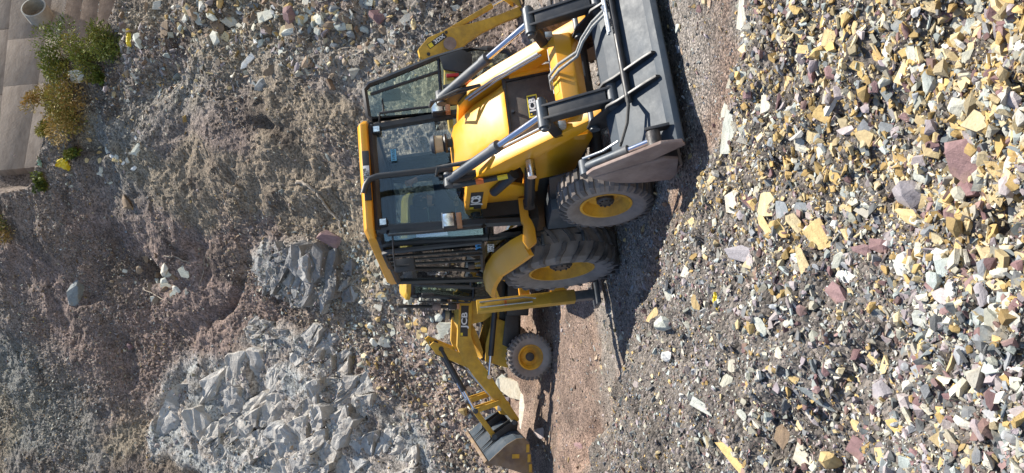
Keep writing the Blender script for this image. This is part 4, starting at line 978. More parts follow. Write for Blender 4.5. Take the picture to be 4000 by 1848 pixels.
wallo = root_empty('retaining_wall', Vector(wpt(sL, 0, 0)), 0, 'brown weathered concrete retaining wall with a drain pipe at the top of the slope', 'wall')
wallo.location = (0, 0, 0)
sR = 16.0
pour = [sL, on_wall(100, 330)[0], on_wall(100, 150)[0], sR]
zb = on_wall(260, 0)[1]
for i in range(len(pour) - 1):
    a_, b_ = pour[i], pour[i + 1] - .004; o_ = .003 * (i % 2)
    zs = [zb - 3.2, on_wall(185, 100)[1], zA(0)]
    for j in range(2):
        top_l = zA(a_) if j == 1 else zs[1]; top_r = zA(b_) if j == 1 else zs[1]
        wall_block('pour_panel', CONC, a_, b_, zs[j] + .003, zs[j] + .003, top_l, top_r, o_ + .002 * j, -2.4, wallo, .008)
for i in range(4):
    a_ = sL + .4 + i * 3.4; wall_block('upper_panel', CONC, a_, a_ + 3.38, zA(a_) + .02, zA(a_ + 3.38) + .02, zA(a_) + .9, zA(a_ + 3.38) + .9, -.28, -2.4, wallo, .03)
# stepped footing courses on the right
vs_ = (250, 314, 380, 446, 520)
for i in range(4):
    off = .16 * (i + 1); s0 = on_wall(280, 222 - 12 * i)[0]; zt = on_wall(vs_[i], 60, off)[1]; zo = on_wall(vs_[i + 1] - 4, 60, off)[1]
    wall_block('course', CONCD, s0, sR, zo - .3, zo - .3, zt, zt, off, -.3, wallo, .03)
    q_ = np.array([wpt(s0 + nr.random() * (7.5 - s0), zt, off - nr.random() * .15) for _ in range(260)])
    scatter('ledge_rubble', q_, np.tile(UP, (len(q_), 1)), nr.uniform(.04, .13, len(q_)), pick_cols(len(q_), dict(p=.4, g=.25, b=.2, l=.15)), SMALL, STUFF, .5, .1, label='stone chips lying on the ledge of a wall course', cat='rubble')
# drain pipe standing proud of the wall
ctr = WALL_P + WALL_D * on_wall(160, 66)[0]; ctr.z = on_wall(160, 66)[1]
def ringpts(off, r, n=40): return [ctr + WALL_N * off + (WALL_D * math.cos(2 * math.pi * k / n) + WZ * math.sin(2 * math.pi * k / n)) * r for k in range(n)]
m = MB(); n = 40; rs = [ringpts(-.1, .50), ringpts(.60, .50), ringpts(.61, .445), ringpts(-.9, .44)]
m.add([p for r_ in rs for p in r_], [(i * n + k, i * n + (k + 1) % n, (i + 1) * n + (k + 1) % n, (i + 1) * n + k) for i in range(3) for k in range(n)] + [tuple(range(3 * n, 4 * n))])
m.build('drain_pipe', CONCG, wallo, smooth=40)

# ------------------------------------------------------------------ grass, weeds, litter on the slope
def leaf_mat(name):
    m, n_, b = nodes(name); at = n_.nodes.new('ShaderNodeAttribute'); at.attribute_name = 'col'
    n_.links.new(at.outputs['Color'], b.inputs['Base Color']); b.inputs['Roughness'].default_value = .7; b.inputs['Specular IOR Level'].default_value = .25
    return m
LEAF = leaf_mat('grass_blades')
def tuft(x, y, wpx, hpx, tones, n, label, name='grass_tuft', cat='grass', broad=False):
    """rounded clump: short leaves and blades through an uneven ellipsoid"""
    h_ = hit(x, y)
    if h_ is None: return
    p, nn, d = h_; sc_ = d / F_PX; rw, rh = wpx * sc_ / 2, hpx * sc_ / 2; V = []; Fq = []; Cc = []
    lob = [(Vector((rnd.gauss(0, .42), rnd.gauss(0, .3), rnd.gauss(.1, .38))), rnd.uniform(.35, .65), rnd.choice(tones)) for _ in range(9)]
    for i in range(n):
        c0, r0, tone = rnd.choice(lob); u = Vector((rnd.gauss(0, 1), rnd.gauss(0, 1), rnd.gauss(0, 1))).normalized()
        q = c0 + u * r0 * rnd.random() ** .35; base = Vector((q.x * rw, q.y * rw * .7 - rw * .25, q.z * rh + rh * .2))
        dirn = (u + Vector((rnd.gauss(0, .5), rnd.gauss(0, .5) - .2, rnd.gauss(.5, .5)))).normalized(); side = dirn.cross(Vector((rnd.gauss(0, 1), rnd.gauss(0, 1), rnd.gauss(0, 1)))).normalized()
        L = rnd.uniform(.07, .17) * (.7 if broad else 1); wd = (.045 if broad else .018) * rnd.uniform(.7, 1.4)
        c = Vector(tone if rnd.random() < .75 else rnd.choice(tones)) * rnd.uniform(.65, 1.3); o = len(V); mid = base + dirn * L * .5; tip = base + dirn * L + Vector((0, -.02, -.03))
        V += [base, mid + side * wd, tip, mid - side * wd]; Fq += [(o, o + 1, o + 2, o + 3)]; Cc += [c] * 4
    # stems from the ground hold the clump together
    o = len(V); V += [Vector((0, 0, -.15)), Vector((.02, 0, -.15)), Vector((.02, -.05, rh * .4)), Vector((0, -.05, rh * .4))]; Fq += [(o, o + 1, o + 2, o + 3)]; Cc += [Vector(tones[0]) * .6] * 4
    ob_ = link(name, np_mesh(name, [tuple(v) for v in V], Fq, np.array([tuple(c) for c in Cc])), LEAF, label=label, cat=cat)
    ob_.location = p; return ob_
GRN = [(.13, .18, .035), (.19, .22, .045), (.24, .24, .055), (.09, .13, .04)]; OLV = [(.30, .26, .05), (.38, .32, .08), (.24, .24, .05), (.15, .18, .04)]; DRY = [(.42, .27, .09), (.50, .35, .14), (.36, .26, .08), (.28, .25, .06)]
tuft(265, 235, 190, 130, OLV + GRN + GRN, 2600, 'green and straw bushy clump at the foot of the wall above the white boulder')
tuft(365, 215, 120, 110, GRN + OLV, 1500, 'dark green bushy clump against the concrete courses below the drain pipe')
tuft(450, 175, 130, 150, OLV + OLV + GRN, 2300, 'olive bushy clump on the ledge beside the yellow plastic bag')
tuft(300, 400, 210, 140, DRY + DRY + OLV, 3000, 'large rust-tinted dry bush below the white boulder')
tuft(180, 385, 80, 95, DRY, 900, 'small orange dry bush growing against the bare wall face')
tuft(260, 465, 130, 50, OLV, 900, 'low yellowish fringe of grass under the large dry bush')
tuft(180, 505, 60, 45, OLV, 900, 'sparse pale grass at the wall foot beyond the dry bush')
tuft(20, 890, 110, 120, OLV + DRY + GRN, 1500, 'olive clump on the crest of the brown slope left of the wall end')
tuft(175, 715, 60, 50, GRN, 520, 'small bright green weed below the end of the wall', 'weed', 'plant', True)
tuft(290, 600, 50, 45, GRN, 420, 'leafy green weed between pale stones near the wall end', 'weed', 'plant', True)
tuft(400, 300, 60, 50, GRN, 460, 'leafy green weed on the scree under the grass ledge', 'weed', 'plant', True)
YPL = mk('yellow_plastic', (.72, .56, .03), (.60, .45, .04), rough=.35, scale=8)
GRNPL = mk('pale_green_plastic', (.35, .5, .42), (.45, .6, .52), rough=.4, scale=8)
def crumple(x, y, lpx, wpx, ang, mat, name, label, cat, seed):
    """crumpled sheet litter lying on the terrain"""
    p, nn, d = hit(x, y); sc_ = d / F_PX; L, W = lpx * sc_, wpx * sc_; r = random.Random(seed)
    n_, k = 12, 6; V = []
    dv = (-ay * math.sin(R_(ang)) + ax * math.cos(R_(ang))); zv = (nn * .6 - fw * .5).normalized(); dv = (dv - zv * dv.dot(zv)).normalized(); sv = zv.cross(dv)
    for i in range(n_):
        for j in range(k):
            u, v = i / (n_ - 1) - .5, j / (k - 1) - .5; wv = W * (1 - 1.1 * u * u * 2)
            V.append(tuple(dv * u * L + sv * (v * wv + .12 * W * math.sin(6 * u + seed)) + zv * (W * .30 * (math.sin(9 * v + 5 * u + seed) * .5 + r.uniform(-.35, .35)) + W * .25)))
    me = np_mesh(name, V, grid_faces(k, n_)); ob_ = link(name, me, mat, label=label, cat=cat); ob_.location = p
    so_ = ob_.modifiers.new('thick', 'SOLIDIFY'); so_.thickness = .003
    return ob_
crumple(505, 150, 66, 20, 80, YPL, 'plastic_bag', 'yellow plastic bag caught beside the beige boulder at the grass ledge', 'bag', 3)
crumple(2800, 1178, 72, 20, 70, YPL, 'plastic_strip', 'bright yellow plastic strip lying on the grey rubble heap', 'plastic', 5)
crumple(255, 640, 48, 40, 30, YPL, 'plastic_sheet', 'dirty yellow plastic sheet near the shaded end of the wall', 'plastic', 8)
crumple(160, 632, 14, 34, 0, GRNPL, 'plastic_wrapper', 'pale green wrapper stuck at the lower corner of the wall', 'plastic', 9)

# ------------------------------------------------------------------ single rocks
def px_rock(x, y, L, W, ang, tone, label=None, group=None, kind='slab', face=.55, thick=.2, lift=.25, name='rock', seed=None):
    """a rock on the terrain at a photograph pixel; L, W are its seen length and width in photograph pixels"""
    h_ = hit(x, y)
    if h_ is None: return None
    p, nn, d = h_; r = random.Random(seed if seed is not None else int(x * 7 + y * 13))
    toc = (CAM - p).normalized(); zv = (nn * (1 - face) + Vector((0, 0, 1)) * .25 + toc * face).normalized()
    def onpl(dx, dy):
        rr_ = ray(x + dx, y + dy); t = (p - CAM).dot(zv) / rr_.dot(zv); return CAM + rr_ * t - p
    c, s_ = math.cos(R_(ang)), math.sin(R_(ang))
    lv = onpl(c * L / 2, s_ * L / 2) - onpl(-c * L / 2, -s_ * L / 2); wv = onpl(-s_ * W / 2, c * W / 2) - onpl(s_ * W / 2, -c * W / 2)
    ll = lv.length; xv = lv.normalized(); wv = wv - xv * wv.dot(xv); ww = wv.length; yv = zv.cross(xv)
    T = min(ll, ww) * thick * (1 if kind == 'slab' else 3.2)
    V, Fc = hull(slab_pts(r.randint(7, 10), ll * 1.12, ww * 1.14, T, r, .5) if kind == 'slab' else chunk_pts(17, ll * 1.1, ww * 1.1, T, r))
    ob_ = link(name, np_mesh(name, V, Fc), PAL[tone], label=label, cat='rock', group=group)
    bv = ob_.modifiers.new('edge', 'BEVEL'); bv.width = min(ll, ww) * .008; bv.segments = 1; bv.limit_method = 'ANGLE'
    q = p + zv * (T * lift)
    ob_.matrix_world = Matrix(((xv.x, yv.x, zv.x, q.x), (xv.y, yv.y, zv.y, q.y), (xv.z, yv.z, zv.z, q.z), (0, 0, 0, 1)))
    return ob_
GEN = {'o': ('ochre slate slab lying in the foreground rubble heap', 'ochre slabs in the foreground'), 'p': ('pale grey-green slate piece lying in the foreground rubble heap', 'pale slate pieces in the foreground'),
       'm': ('maroon shale lump lying in the foreground rubble heap', 'maroon lumps in the foreground'), 'l': ('lilac-grey shale lump lying in the foreground rubble heap', 'lilac lumps in the foreground'),
       'g': ('dark grey slate piece lying in the foreground rubble heap', 'grey slate pieces in the foreground'), 'w': ('white quartz stone lying in the foreground rubble heap', 'white stones in the foreground'), 'b': ('brown stone lying in the foreground rubble heap', 'brown stones in the foreground')}
HERO = [
 (3812, 625, 255, 190, 20, 'm', 'largest maroon boulder of the heap with ochre slabs leaning on it', 'chunk'),
 (3836, 963, 335, 66, 64, 'o', 'very long cream and ochre slab, longest in the heap', 'slab'),
 (3560, 752, 150, 128, 40, 'l', 'broad pinkish-grey boulder with a small pale slab on top', 'chunk'),
 (3607, 682, 56, 45, 10, 'p', 'small pale slab resting on the broad pinkish-grey boulder', 'slab'),
 (3565, 850, 125, 52, 22, 'o', 'strong yellow curved stone beside the broad pinkish-grey boulder', 'chunk'),
 (3740, 641, 125, 38, 62, 'p', 'pale yellow slab leaning on the near side of the largest maroon boulder', 'slab'),
 (3891, 664, 115, 52, 18, 'o', 'ochre stone lying on the shoulder of the largest maroon boulder', 'slab'),
 (3922, 615, 112, 28, 66, 'o', 'narrow ochre splinter standing behind the largest maroon boulder', 'slab'),
 (3748, 1005, 150, 36, 70, 'o', 'dark-striped slab parallel to the very long cream slab', 'slab'),
 (3688, 1003, 92, 64, 25, 'w', 'white quartz lump between maroon stone and striped slab', 'chunk'),
 (3446, 953, 90, 70, 10, 'm', 'maroon shale wedge next to the dark maroon lump', 'chunk'),
 (3368, 976, 82, 60, 10, 'm', 'dark maroon lump next to the maroon wedge', 'chunk'),
 (3529, 1042, 112, 78, 40, 'p', 'split grey-green flagstone near the white quartz lump', 'slab'),
 (2907, 57, 132, 44, 88, 'p', 'long pale slab lying in the brown wheel track', 'slab'),
 (2857, 525, 188, 66, 95, 'p', 'big cream slab at the edge of the track before the bucket', 'slab'),
 (3576, 262, 160, 52, 75, 'p', 'tall pale green slab beside the orange-spotted stone', 'slab'),
 (3631, 318, 95, 72, 80, 'p', 'pale stone with orange spots next to an ochre block', 'chunk'),
 (3748, 417, 108, 74, 25, 'p', 'beige boulder with a dark lower half near the maroon boulder', 'chunk'),
 (3763, 94, 125, 72, 120, 'p', 'broad pale green flagstone with a maroon stone behind it', 'slab'),
 (3477, 188, 95, 42, 100, 'w', 'white slab standing among ochre splinters', 'slab'),
 (3519, 104, 85, 44, 140, 'g', 'dark grey tilted slab above the white slab', 'slab'),
 (3529, 292, 115, 52, 115, 'o', 'brown-ochre tilted slab in front of the tall pale green slab', 'slab'),
 (3199, 925, 120, 74, 60, 'o', 'big ochre slab with a dark split lower end', 'slab'),
 (2918, 1000, 162, 78, 20, 'l', 'large lilac-grey rock half buried in the grey chips', 'chunk'),
 (2871, 793, 76, 54, 80, 'p', 'pear-shaped pale stone beside a maroon shard', 'slab'),
 (2938, 793, 92, 52, 60, 'm', 'maroon shard between two pale stones', 'slab'),
 (3277, 1152, 112, 82, 30, 'm', 'maroon block beside the white-ended ochre stone', 'chunk'),
 (3321, 1085, 84, 44, 10, 'w', 'white-ended cream stone above the maroon block', 'slab'),
 (3149, 1790, 155, 80, 40, 'p', 'large pale striped slab at the left hollow of the heap', 'slab'),
 (3249, 1792, 92, 80, 50, 'o', 'shaded ochre block in the left hollow of the heap', 'chunk'),
 (3070, 1685, 105, 62, 100, 'b', 'dark brown slab in the shadow of the left hollow', 'slab'),
 (2875, 1790, 155, 48, 45, 'o', 'long orange slab on the grey side of the heap', 'slab'),
 (3186, 1558, 165, 26, 38, 'g', 'thin blue-grey splinter on the grey side of the heap', 'slab'),
 (2608, 1384, 60, 50, 60, 'w', 'white rounded stone at the heap edge facing the track', 'chunk'),
 (2590, 1265, 72, 62, 30, 'p', 'rounded grey-green stone at the heap edge facing the track', 'chunk'),
 (2556, 1232, 80, 30, 120, 'o', 'ochre slab leaning behind the rounded grey-green stone', 'slab'),
 (3514, 1680, 135, 44, 45, 'o', 'yellowish slab beside a dark red gap on the grey heap', 'slab'),
 (3457, 1536, 92, 88, 60, 'l', 'grey and white lump casting a deep shadow on the grey heap', 'chunk'),
 (3831, 1157, 100, 70, 80, 'l', 'lilac rounded boulder above a dark hollow', 'chunk'),
 (3977, 1080, 72, 50, 60, 'p', 'pale blue-grey square block near the end of the very long slab', 'slab'),
 (3977, 590, 92, 70, 80, 'o', 'orange and pale block behind the largest maroon boulder', 'chunk'),
 (3800, 735, 150, 95, 15, 'm', 'second maroon boulder pressed against the largest one', 'chunk'),
]
for (x, y, L, W, a, t, lb, kd) in HERO: px_rock(x, y, L, W, a, t, lb, None, kd)
MORE = [(2837,432,60,26,100,'p'),(2897,307,72,34,110,'p'),(2923,370,42,40,20,'m'),(2993,411,74,40,80,'p'),(3162,198,74,62,10,'o'),(3227,219,62,58,0,'p'),(3251,286,66,50,70,'m'),(3225,440,78,62,20,'o'),(3282,362,62,48,60,'l'),
 (3053,151,62,34,70,'p'),(3857,68,72,30,80,'o'),(3938,57,112,44,80,'p'),(3899,104,84,44,100,'l'),(3430,224,84,38,60,'o'),(3693,333,90,64,80,'o'),(3763,479,82,62,30,'o'),(3659,526,72,28,100,'o'),(3597,979,66,48,45,'p'),(3907,760,90,50,95,'o'),
 (3727,833,76,68,20,'m'),(3956,818,102,38,85,'p'),(3310,917,52,34,60,'o'),(3803,1021,92,38,60,'m'),(3001,795,96,54,95,'o'),(2899,842,46,40,0,'l'),(3136,657,86,52,50,'g'),(2996,892,102,28,60,'o'),(3048,897,84,44,50,'o'),(3058,829,84,48,80,'g'),
 (3136,819,78,54,70,'g'),(3110,881,84,48,60,'o'),(3142,1037,155,38,70,'o'),(2681,1063,42,30,110,'p'),(2704,871,32,28,60,'o'),(2722,1178,46,34,100,'o'),(2610,1142,62,28,60,'p'),(2970,1278,82,34,60,'p'),(2737,1584,98,36,40,'p'),(2840,1492,46,34,120,'p'),
 (3897,1119,74,46,40,'o'),(3822,1238,74,58,40,'g'),(3501,1182,92,20,50,'o'),(3463,1216,72,30,20,'o'),(3608,1345,175,20,55,'o'),(3567,1666,72,22,60,'o'),(3690,1710,56,36,20,'p'),(3866,1785,88,40,20,'m'),(3375,1766,130,70,45,'m'),(3677,1496,52,34,60,'o'),
 (3702,1471,66,20,50,'m'),(3884,1452,64,44,30,'p'),(3963,1433,48,30,30,'o'),(3445,1791,72,46,70,'o'),(3400,60,80,30,95,'o'),(3340,120,70,28,80,'o'),(3300,60,90,34,100,'p'),(3580,40,60,40,100,'w'),(3640,20,70,50,20,'o'),(3700,60,50,50,0,'m'),
 (3830,20,60,40,120,'p'),(3960,190,60,50,40,'m'),(3880,240,60,46,0,'p'),(3940,260,70,44,90,'l'),(3790,200,70,30,105,'o'),(3985,180,40,50,0,'w'),(3700,180,40,34,0,'w'),(3860,380,80,36,80,'p'),(3920,360,70,46,40,'m'),(3915,440,50,46,70,'p'),(3940,490,70,40,100,'p'),
 (3420,340,64,44,110,'m'),(3350,260,50,40,20,'o'),(3380,300,60,40,60,'o'),(3540,460,70,34,20,'m'),(3390,420,50,46,60,'l'),(3460,500,60,40,40,'g'),(3640,480,50,34,20,'l'),(3500,620,60,26,80,'o'),(3340,620,50,30,110,'p'),(3400,640,50,30,20,'p'),
 (3080,320,60,30,95,'o'),(3120,130,80,30,110,'o'),(3180,90,80,34,120,'o'),(3240,150,70,44,110,'o'),(3060,520,64,30,120,'o'),(3010,560,44,30,100,'g'),(3130,560,60,44,90,'p'),(3180,520,80,50,100,'o'),(3080,640,56,36,90,'o'),(3210,600,60,40,110,'p'),(3260,690,60,40,80,'o'),
 (3000,700,44,30,60,'g'),(2960,640,50,26,120,'g'),(2790,690,60,22,130,'o'),(3240,800,60,36,90,'o'),(3300,740,60,34,80,'p'),(3260,880,50,30,100,'w'),(3330,850,50,34,40,'g'),(3640,900,60,44,20,'g'),(3850,850,60,36,40,'m'),(3640,1120,60,40,30,'m'),(3720,1120,60,36,60,'l'),(3560,1120,50,34,50,'p'),
 (3480,1300,56,44,30,'p'),(3590,1420,70,40,50,'m'),(3420,1400,50,36,50,'o'),(3740,1390,40,30,20,'o'),(3600,1245,60,48,20,'p'),(3700,1225,56,40,40,'m'),(3900,1330,50,30,20,'o'),(3960,1250,60,44,90,'p'),(3040,1380,50,34,70,'p'),(2860,1430,40,28,90,'p'),(2900,1620,44,26,50,'p'),(3180,1640,60,22,45,'l'),
 (3100,1480,44,30,30,'o'),(3350,1660,50,30,60,'o'),(3620,1600,48,28,40,'p'),(3800,1600,44,30,50,'o'),(3930,1660,60,36,120,'p'),(3780,1810,56,34,60,'o'),(3680,1810,60,36,100,'o'),(3560,1790,44,30,60,'o'),(2760,1720,44,28,60,'p'),(2980,1800,44,30,60,'g')]
LAND = [(h[0], h[1], h[6]) for h in HERO]
SHORT = {'o': 'ochre slate piece', 'p': 'pale slate piece', 'm': 'maroon shale piece', 'l': 'lilac-grey shale lump', 'g': 'dark grey slate piece', 'w': 'white stone', 'b': 'brown stone'}
def short(lb):
    for cut in (' with ', ' beside ', ' next ', ' between ', ' near ', ' of ', ' in ', ' at ', ' lying ', ' resting ', ' leaning ', ' among ', ' above ', ' standing ', ' casting ', ', ', ' set ', ' sitting ', ' half ', ' jutting ', ' perched '):
        lb = lb.split(cut)[0]
    return lb.replace(' standing', '').replace(' lying', '')
def near_label(x, y, t, L, W, land):
    j = min(land, key=lambda h: (h[0] - x) ** 2 + (h[1] - y) ** 2)
    sz = 'long' if L > 2.4 * W else ('small' if L < 52 else 'broad')
    return f'{sz} {SHORT[t]} close to the {short(j[2])}' + (' on the slope' if land is not LAND else '')
for i, (x, y, L, W, a, t) in enumerate(MORE):
    lb, g = near_label(x, y, t, L, W, LAND), GEN[t][1]; px_rock(x, y, L, W, a, t, lb, g, 'chunk' if t in 'mlw' and L < 80 else 'slab')
HILLR = [(986, 218, 128, 26, 134, 'w', 'long white slab lying on the brown fan below the gully', 'slab'), (1060, 276, 95, 28, 142, 'b', 'dark ochre slab lying below the long white slab', 'slab'), (1136, 60, 76, 66, 110, 'm', 'big rounded maroon boulder in the gully rubble', 'chunk'),
 (1482, 60, 66, 74, 90, 'm', 'maroon boulder in the gully above the digging arm', 'chunk'), (544, 160, 60, 76, 80, 'p', 'beige boulder standing beside the yellow plastic bag', 'chunk'), (305, 300, 98, 50, 10, 'w', 'large white boulder set in the grass below the wall', 'chunk'),
 (250, 336, 46, 42, 0, 'w', 'smaller white boulder next to the large white one', 'chunk'), (300, 1140, 120, 75, 110, 'g', 'dark mossy triangular rock jutting from the brown slope', 'chunk'), (1300, 935, 120, 60, 15, 'm', 'dark overhanging shale lump above the small outcrop', 'chunk'),
 (1025, 330, 40, 60, 60, 'g', 'grey block perched below the dark ochre slab', 'chunk'), (500, 790, 60, 50, 30, 'b', 'brown boulder sitting alone on the upper brown slope', 'chunk'), (535, 590, 62, 40, 120, 'p', 'pinkish boulder half buried on the upper brown slope', 'chunk'),
 (510, 1350, 30, 28, 0, 'm', 'small round maroon cobble on the green-tinged slope', 'chunk'), (2012, 1520, 100, 130, 90, 'p', 'pale rock shelf under the second machine', 'slab'), (1970, 1500, 60, 80, 100, 'p', 'pale pointed rock behind the second machine wheel', 'chunk'),
 (2040, 1600, 30, 160, 0, 'p', 'long pale ledge below the arms of the second machine', 'slab'), (2115, 1690, 46, 60, 90, 'l', 'pinkish block on the track by the second bucket', 'chunk'), (2260, 1740, 60, 40, 30, 'm', 'reddish block on the dirt track left of the machines', 'chunk'),
 (1508, 1330, 46, 56, 90, 'p', 'pale flat stone in the scree behind the exhaust stack', 'slab'), (1745, 1290, 70, 60, 0, 'p', 'large pale slab in the scree behind the decorated arm', 'slab'), (195, 470, 1, 1, 0, 'p', None, 'skip')]
for (x, y, L, W, a, t, lb, kd) in HILLR:
    if kd != 'skip': px_rock(x, y, L, W, a, t, lb, None, kd, face=.5, lift=.1)
BED = stone_mat('bedrock_slate', [(.36, .34, .31), (.44, .415, .38), (.30, .285, .265), (.46, .425, .375), (.39, .38, .36)], big=4.5, stain_amt=.75, stain=(.20, .155, .12))
BEDD = stone_mat('dark_bedrock', [(.19, .185, .18), (.27, .26, .25), (.36, .35, .33), (.15, .148, .145)], big=4.5, stain_amt=.7, stain=(.17, .13, .10))
def clip_poly(poly, mx, my, nx_, ny_):
    """keep the side of a polygon where (p - m) . n < 0"""
    out = []; k = len(poly)
    for i in range(k):
        p, q = poly[i], poly[(i + 1) % k]; dp = (p[0] - mx) * nx_ + (p[1] - my) * ny_; dq = (q[0] - mx) * nx_ + (q[1] - my) * ny_
        if dp < 0: out.append(p)
        if dp * dq < 0: t = dp / (dp - dq); out.append((p[0] + (q[0] - p[0]) * t, p[1] + (q[1] - p[1]) * t))
    return out
TOPS = []
def outcrop(cx, cy, label, spots, cell, mat, hgt, ang=-52, seed=1):
    """bedrock broken along joints: close-fitting angular blocks, each a part"""
    r = random.Random(seed); c0 = hit(cx, cy)[0]; root = root_empty('rock_outcrop', c0, 0, label, 'rock')
    Nn, U0, V0 = Vector((0, -.74, .67)), Vector((1, 0, 0)), Vector((0, .67, .74)); ca, sa = math.cos(R_(ang)), math.sin(R_(ang))
    A_, B_ = U0 * ca + V0 * sa, -U0 * sa + V0 * ca                        # along and across the bedding
    la, lb = cell; sites = []
    def massive(u, v): return float(fbm(np.array([[u, v, seed * 3.7]]), .55, 2, seed)[0])
    def lift(u, v):
        o = c0 + A_ * u + B_ * v + Nn * 4; p, n_, i_, d_ = BV_H.ray_cast(o, -Nn); return None if p is None else 4 - d_
    for i in range(-int(7 / la), int(7 / la) + 1):
        for j in range(-int(7 / lb), int(7 / lb) + 1):
            u, v = (i + r.uniform(-.48, .48) + .5 * (j % 2)) * la, (j + r.uniform(-.45, .45)) * lb
            if massive(u, v) > .05 and r.random() < .62: continue         # fewer joints: larger slabs
            sites.append((u, v))
            if massive(u, v) < -.25 and r.random() < .8: sites.append((u + r.uniform(.25, .5) * la, v + r.uniform(-.4, .4) * lb))
    for si, (u, v) in enumerate(sites):
        h = lift(u, v)
        if h is None: continue
        P_ = c0 + A_ * u + B_ * v + Nn * h; X_, Y_, D_ = project(np.array([P_])); X_, Y_ = X_[0], Y_[0]; inside = -1
        for (x0, y0, rx, ry, an) in spots:
            c_, s_ = math.cos(R_(an)), math.sin(R_(an)); dx, dy = X_ - x0, Y_ - y0; inside = max(inside, 1 - math.hypot((dx * c_ + dy * s_) / rx, (-dx * s_ + dy * c_) / ry))
        if inside < r.uniform(0, .2) or r.random() < .06: continue
        poly = [(u - 2 * la, v - 2 * lb), (u + 2 * la, v - 2 * lb), (u + 2 * la, v + 2 * lb), (u - 2 * la, v + 2 * lb)]
        for (u2, v2) in sites:
            if (u2, v2) == (u, v) or abs(u2 - u) > 3.2 * la or abs(v2 - v) > 3.2 * lb: continue
            ku, kv = (u2 - u) / la, (v2 - v) / lb                         # distances measured in cells
            poly = clip_poly(poly, (u + u2) / 2, (v + v2) / 2, ku / la, kv / lb)
        if len(poly) < 3: continue
        lo_ = float(fbm(np.array([[u * .9, v * 1.3, 9.1 + seed]]), .8, 3, 40 + seed)[0]); ta, tb, up = r.gauss(-.06, .10), r.gauss(.14, .15), min(inside * 3, 1) * hgt * (.45 + .55 * lo_ + r.uniform(-.18, .18)) + .02
        top, mid, bot = [], [], []
        for (pu, pv_) in poly:
            du, dv = pu - u, pv_ - v; j1, j2 = r.uniform(.88, .96), r.uniform(.95, 1.0)
            z1 = ta * du + tb * dv + up
            top.append(Vector((du * j1, dv * j1, z1 + r.gauss(0, .012)))); mid.append(Vector((du * j2, dv * j2, z1 - r.uniform(.02, .07)))); bot.append(Vector((du * 1.0, dv * 1.0, -.55)))
        k = len(poly); cz = sum(p.z for p in top) / k + r.uniform(-.012, .012)
        V_ = [A_ * p.x + B_ * p.y + Nn * p.z for p in top + mid + bot] + [A_ * r.gauss(0, .05) + B_ * r.gauss(0, .03) + Nn * cz]
        F_ = []
        for i in range(k):
            n2 = (i + 1) % k; F_ += [(3 * k, i, n2), (i, k + i, n2), (n2, k + i, k + n2), (k + i, 2 * k + i, k + n2), (k + n2, 2 * k + i, 2 * k + n2)]
        ob_ = link('block', np_mesh('block', [tuple(p) for p in V_], F_), mat, root); ob_.location = P_ - c0
        bm = bmesh.new(); bm.from_mesh(ob_.data); bmesh.ops.recalc_face_normals(bm, faces=bm.faces)
        bmesh.ops.subdivide_edges(bm, edges=[e for e in bm.edges if e.calc_length() > .16], cuts=1 if la * lb < .2 else 2, use_grid_fill=True)
        bmesh.ops.triangulate(bm, faces=bm.faces); bm.normal_update()
        vv = list(bm.verts); W_ = np.array([tuple(v.co + P_) for v in vv]); dn = .075 * facet(W_ * np.array([1.2, 1, 1.2]), 3.1, 7) + .05 * fbm(W_, 5, 3, 5)
        for v, q_ in zip(vv, dn): v.co += v.normal * float(q_)
        bm.to_mesh(ob_.data); bm.free(); TOPS.append((P_ + Nn * (up + .02), la * .5))
    return root
outcrop(1150, 1660, 'broad pale grey fractured bedrock outcrop on the slope behind the second bucket', [(1070, 1650, 400, 215, 15), (1380, 1840, 330, 190, 0), (850, 1590, 200, 150, 0), (1260, 1480, 240, 110, 20)], (.82, .42), BED, .20, seed=3)
outcrop(1190, 1070, 'small dark and pale bedrock knob on the slope above the cab roofs', [(1190, 1075, 215, 112, 15)], (.62, .30), BEDD, .30, ang=-20, seed=5)
outcrop(1130, 1290, 'thin pale bedrock ledge between the two outcrops', [(1120, 1290, 190, 46, 5)], (.45, .22), BED, .22, ang=-80, seed=8)
_t = [TOPS[nr.integers(0, len(TOPS))] for _ in range(3800)]
_q = np.array([tuple(p + Vector((nr.uniform(-1, 1), 0, nr.uniform(-1, 1))) * r_) for p, r_ in _t])
scatter('outcrop_debris', _q, np.tile(np.array([0, -.6, .8]), (len(_q), 1)), np.clip(nr.lognormal(-2.7, .5, len(_q)), .03, .2), pick_cols(len(_q), dict(g=.35, l=.3, p=.2, b=.15)), SMALL, STUFF, .6, .3, label='broken chips caught on the joints of the bedrock outcrops', cat='rubble')
def spread(n, cx, cy, rx, ry, ang, smin, smax, tones, label, group, kinds=('slab', 'chunk')):
    c, s_ = math.cos(R_(ang)), math.sin(R_(ang)); k = 0
    while k < n:
        u, v = rnd.gauss(0, .5), rnd.gauss(0, .5); x, y = cx + u * rx * c - v * ry * s_, cy + u * rx * s_ + v * ry * c
        if not (5 < x < 2100 and 3 < y < 1845): k += .2; continue
        L = rnd.uniform(smin, smax) * rnd.uniform(.7, 1); t_ = rnd.choice(tones); px_rock(x, y, L, L * rnd.uniform(.5, .9), rnd.uniform(0, 180), t_, near_label(x, y, t_, L * 1.6, L, LANDH), group, rnd.choice(kinds), face=.45, lift=.12, seed=rnd.randint(0, 10 ** 6)); k += 1
LANDH = [(h[0], h[1], h[6]) for h in HILLR if h[6]] + [(1190, 1075, 'small bedrock knob'), (1130, 1290, 'thin bedrock ledge'), (640, 1040, 'rooty pocket'), (265, 235, 'green and straw bushy clump'), (1380, 215, 'thin root'), (880, 60, 'dark gully head'), (1700, 1220, 'second exhaust stack')]
spread(62, 1250, 70, 420, 120, 5, 28, 62, 'ppbog', 'TONE stone among the gully rubble on the slope below the wall', 'large stones in the gully')
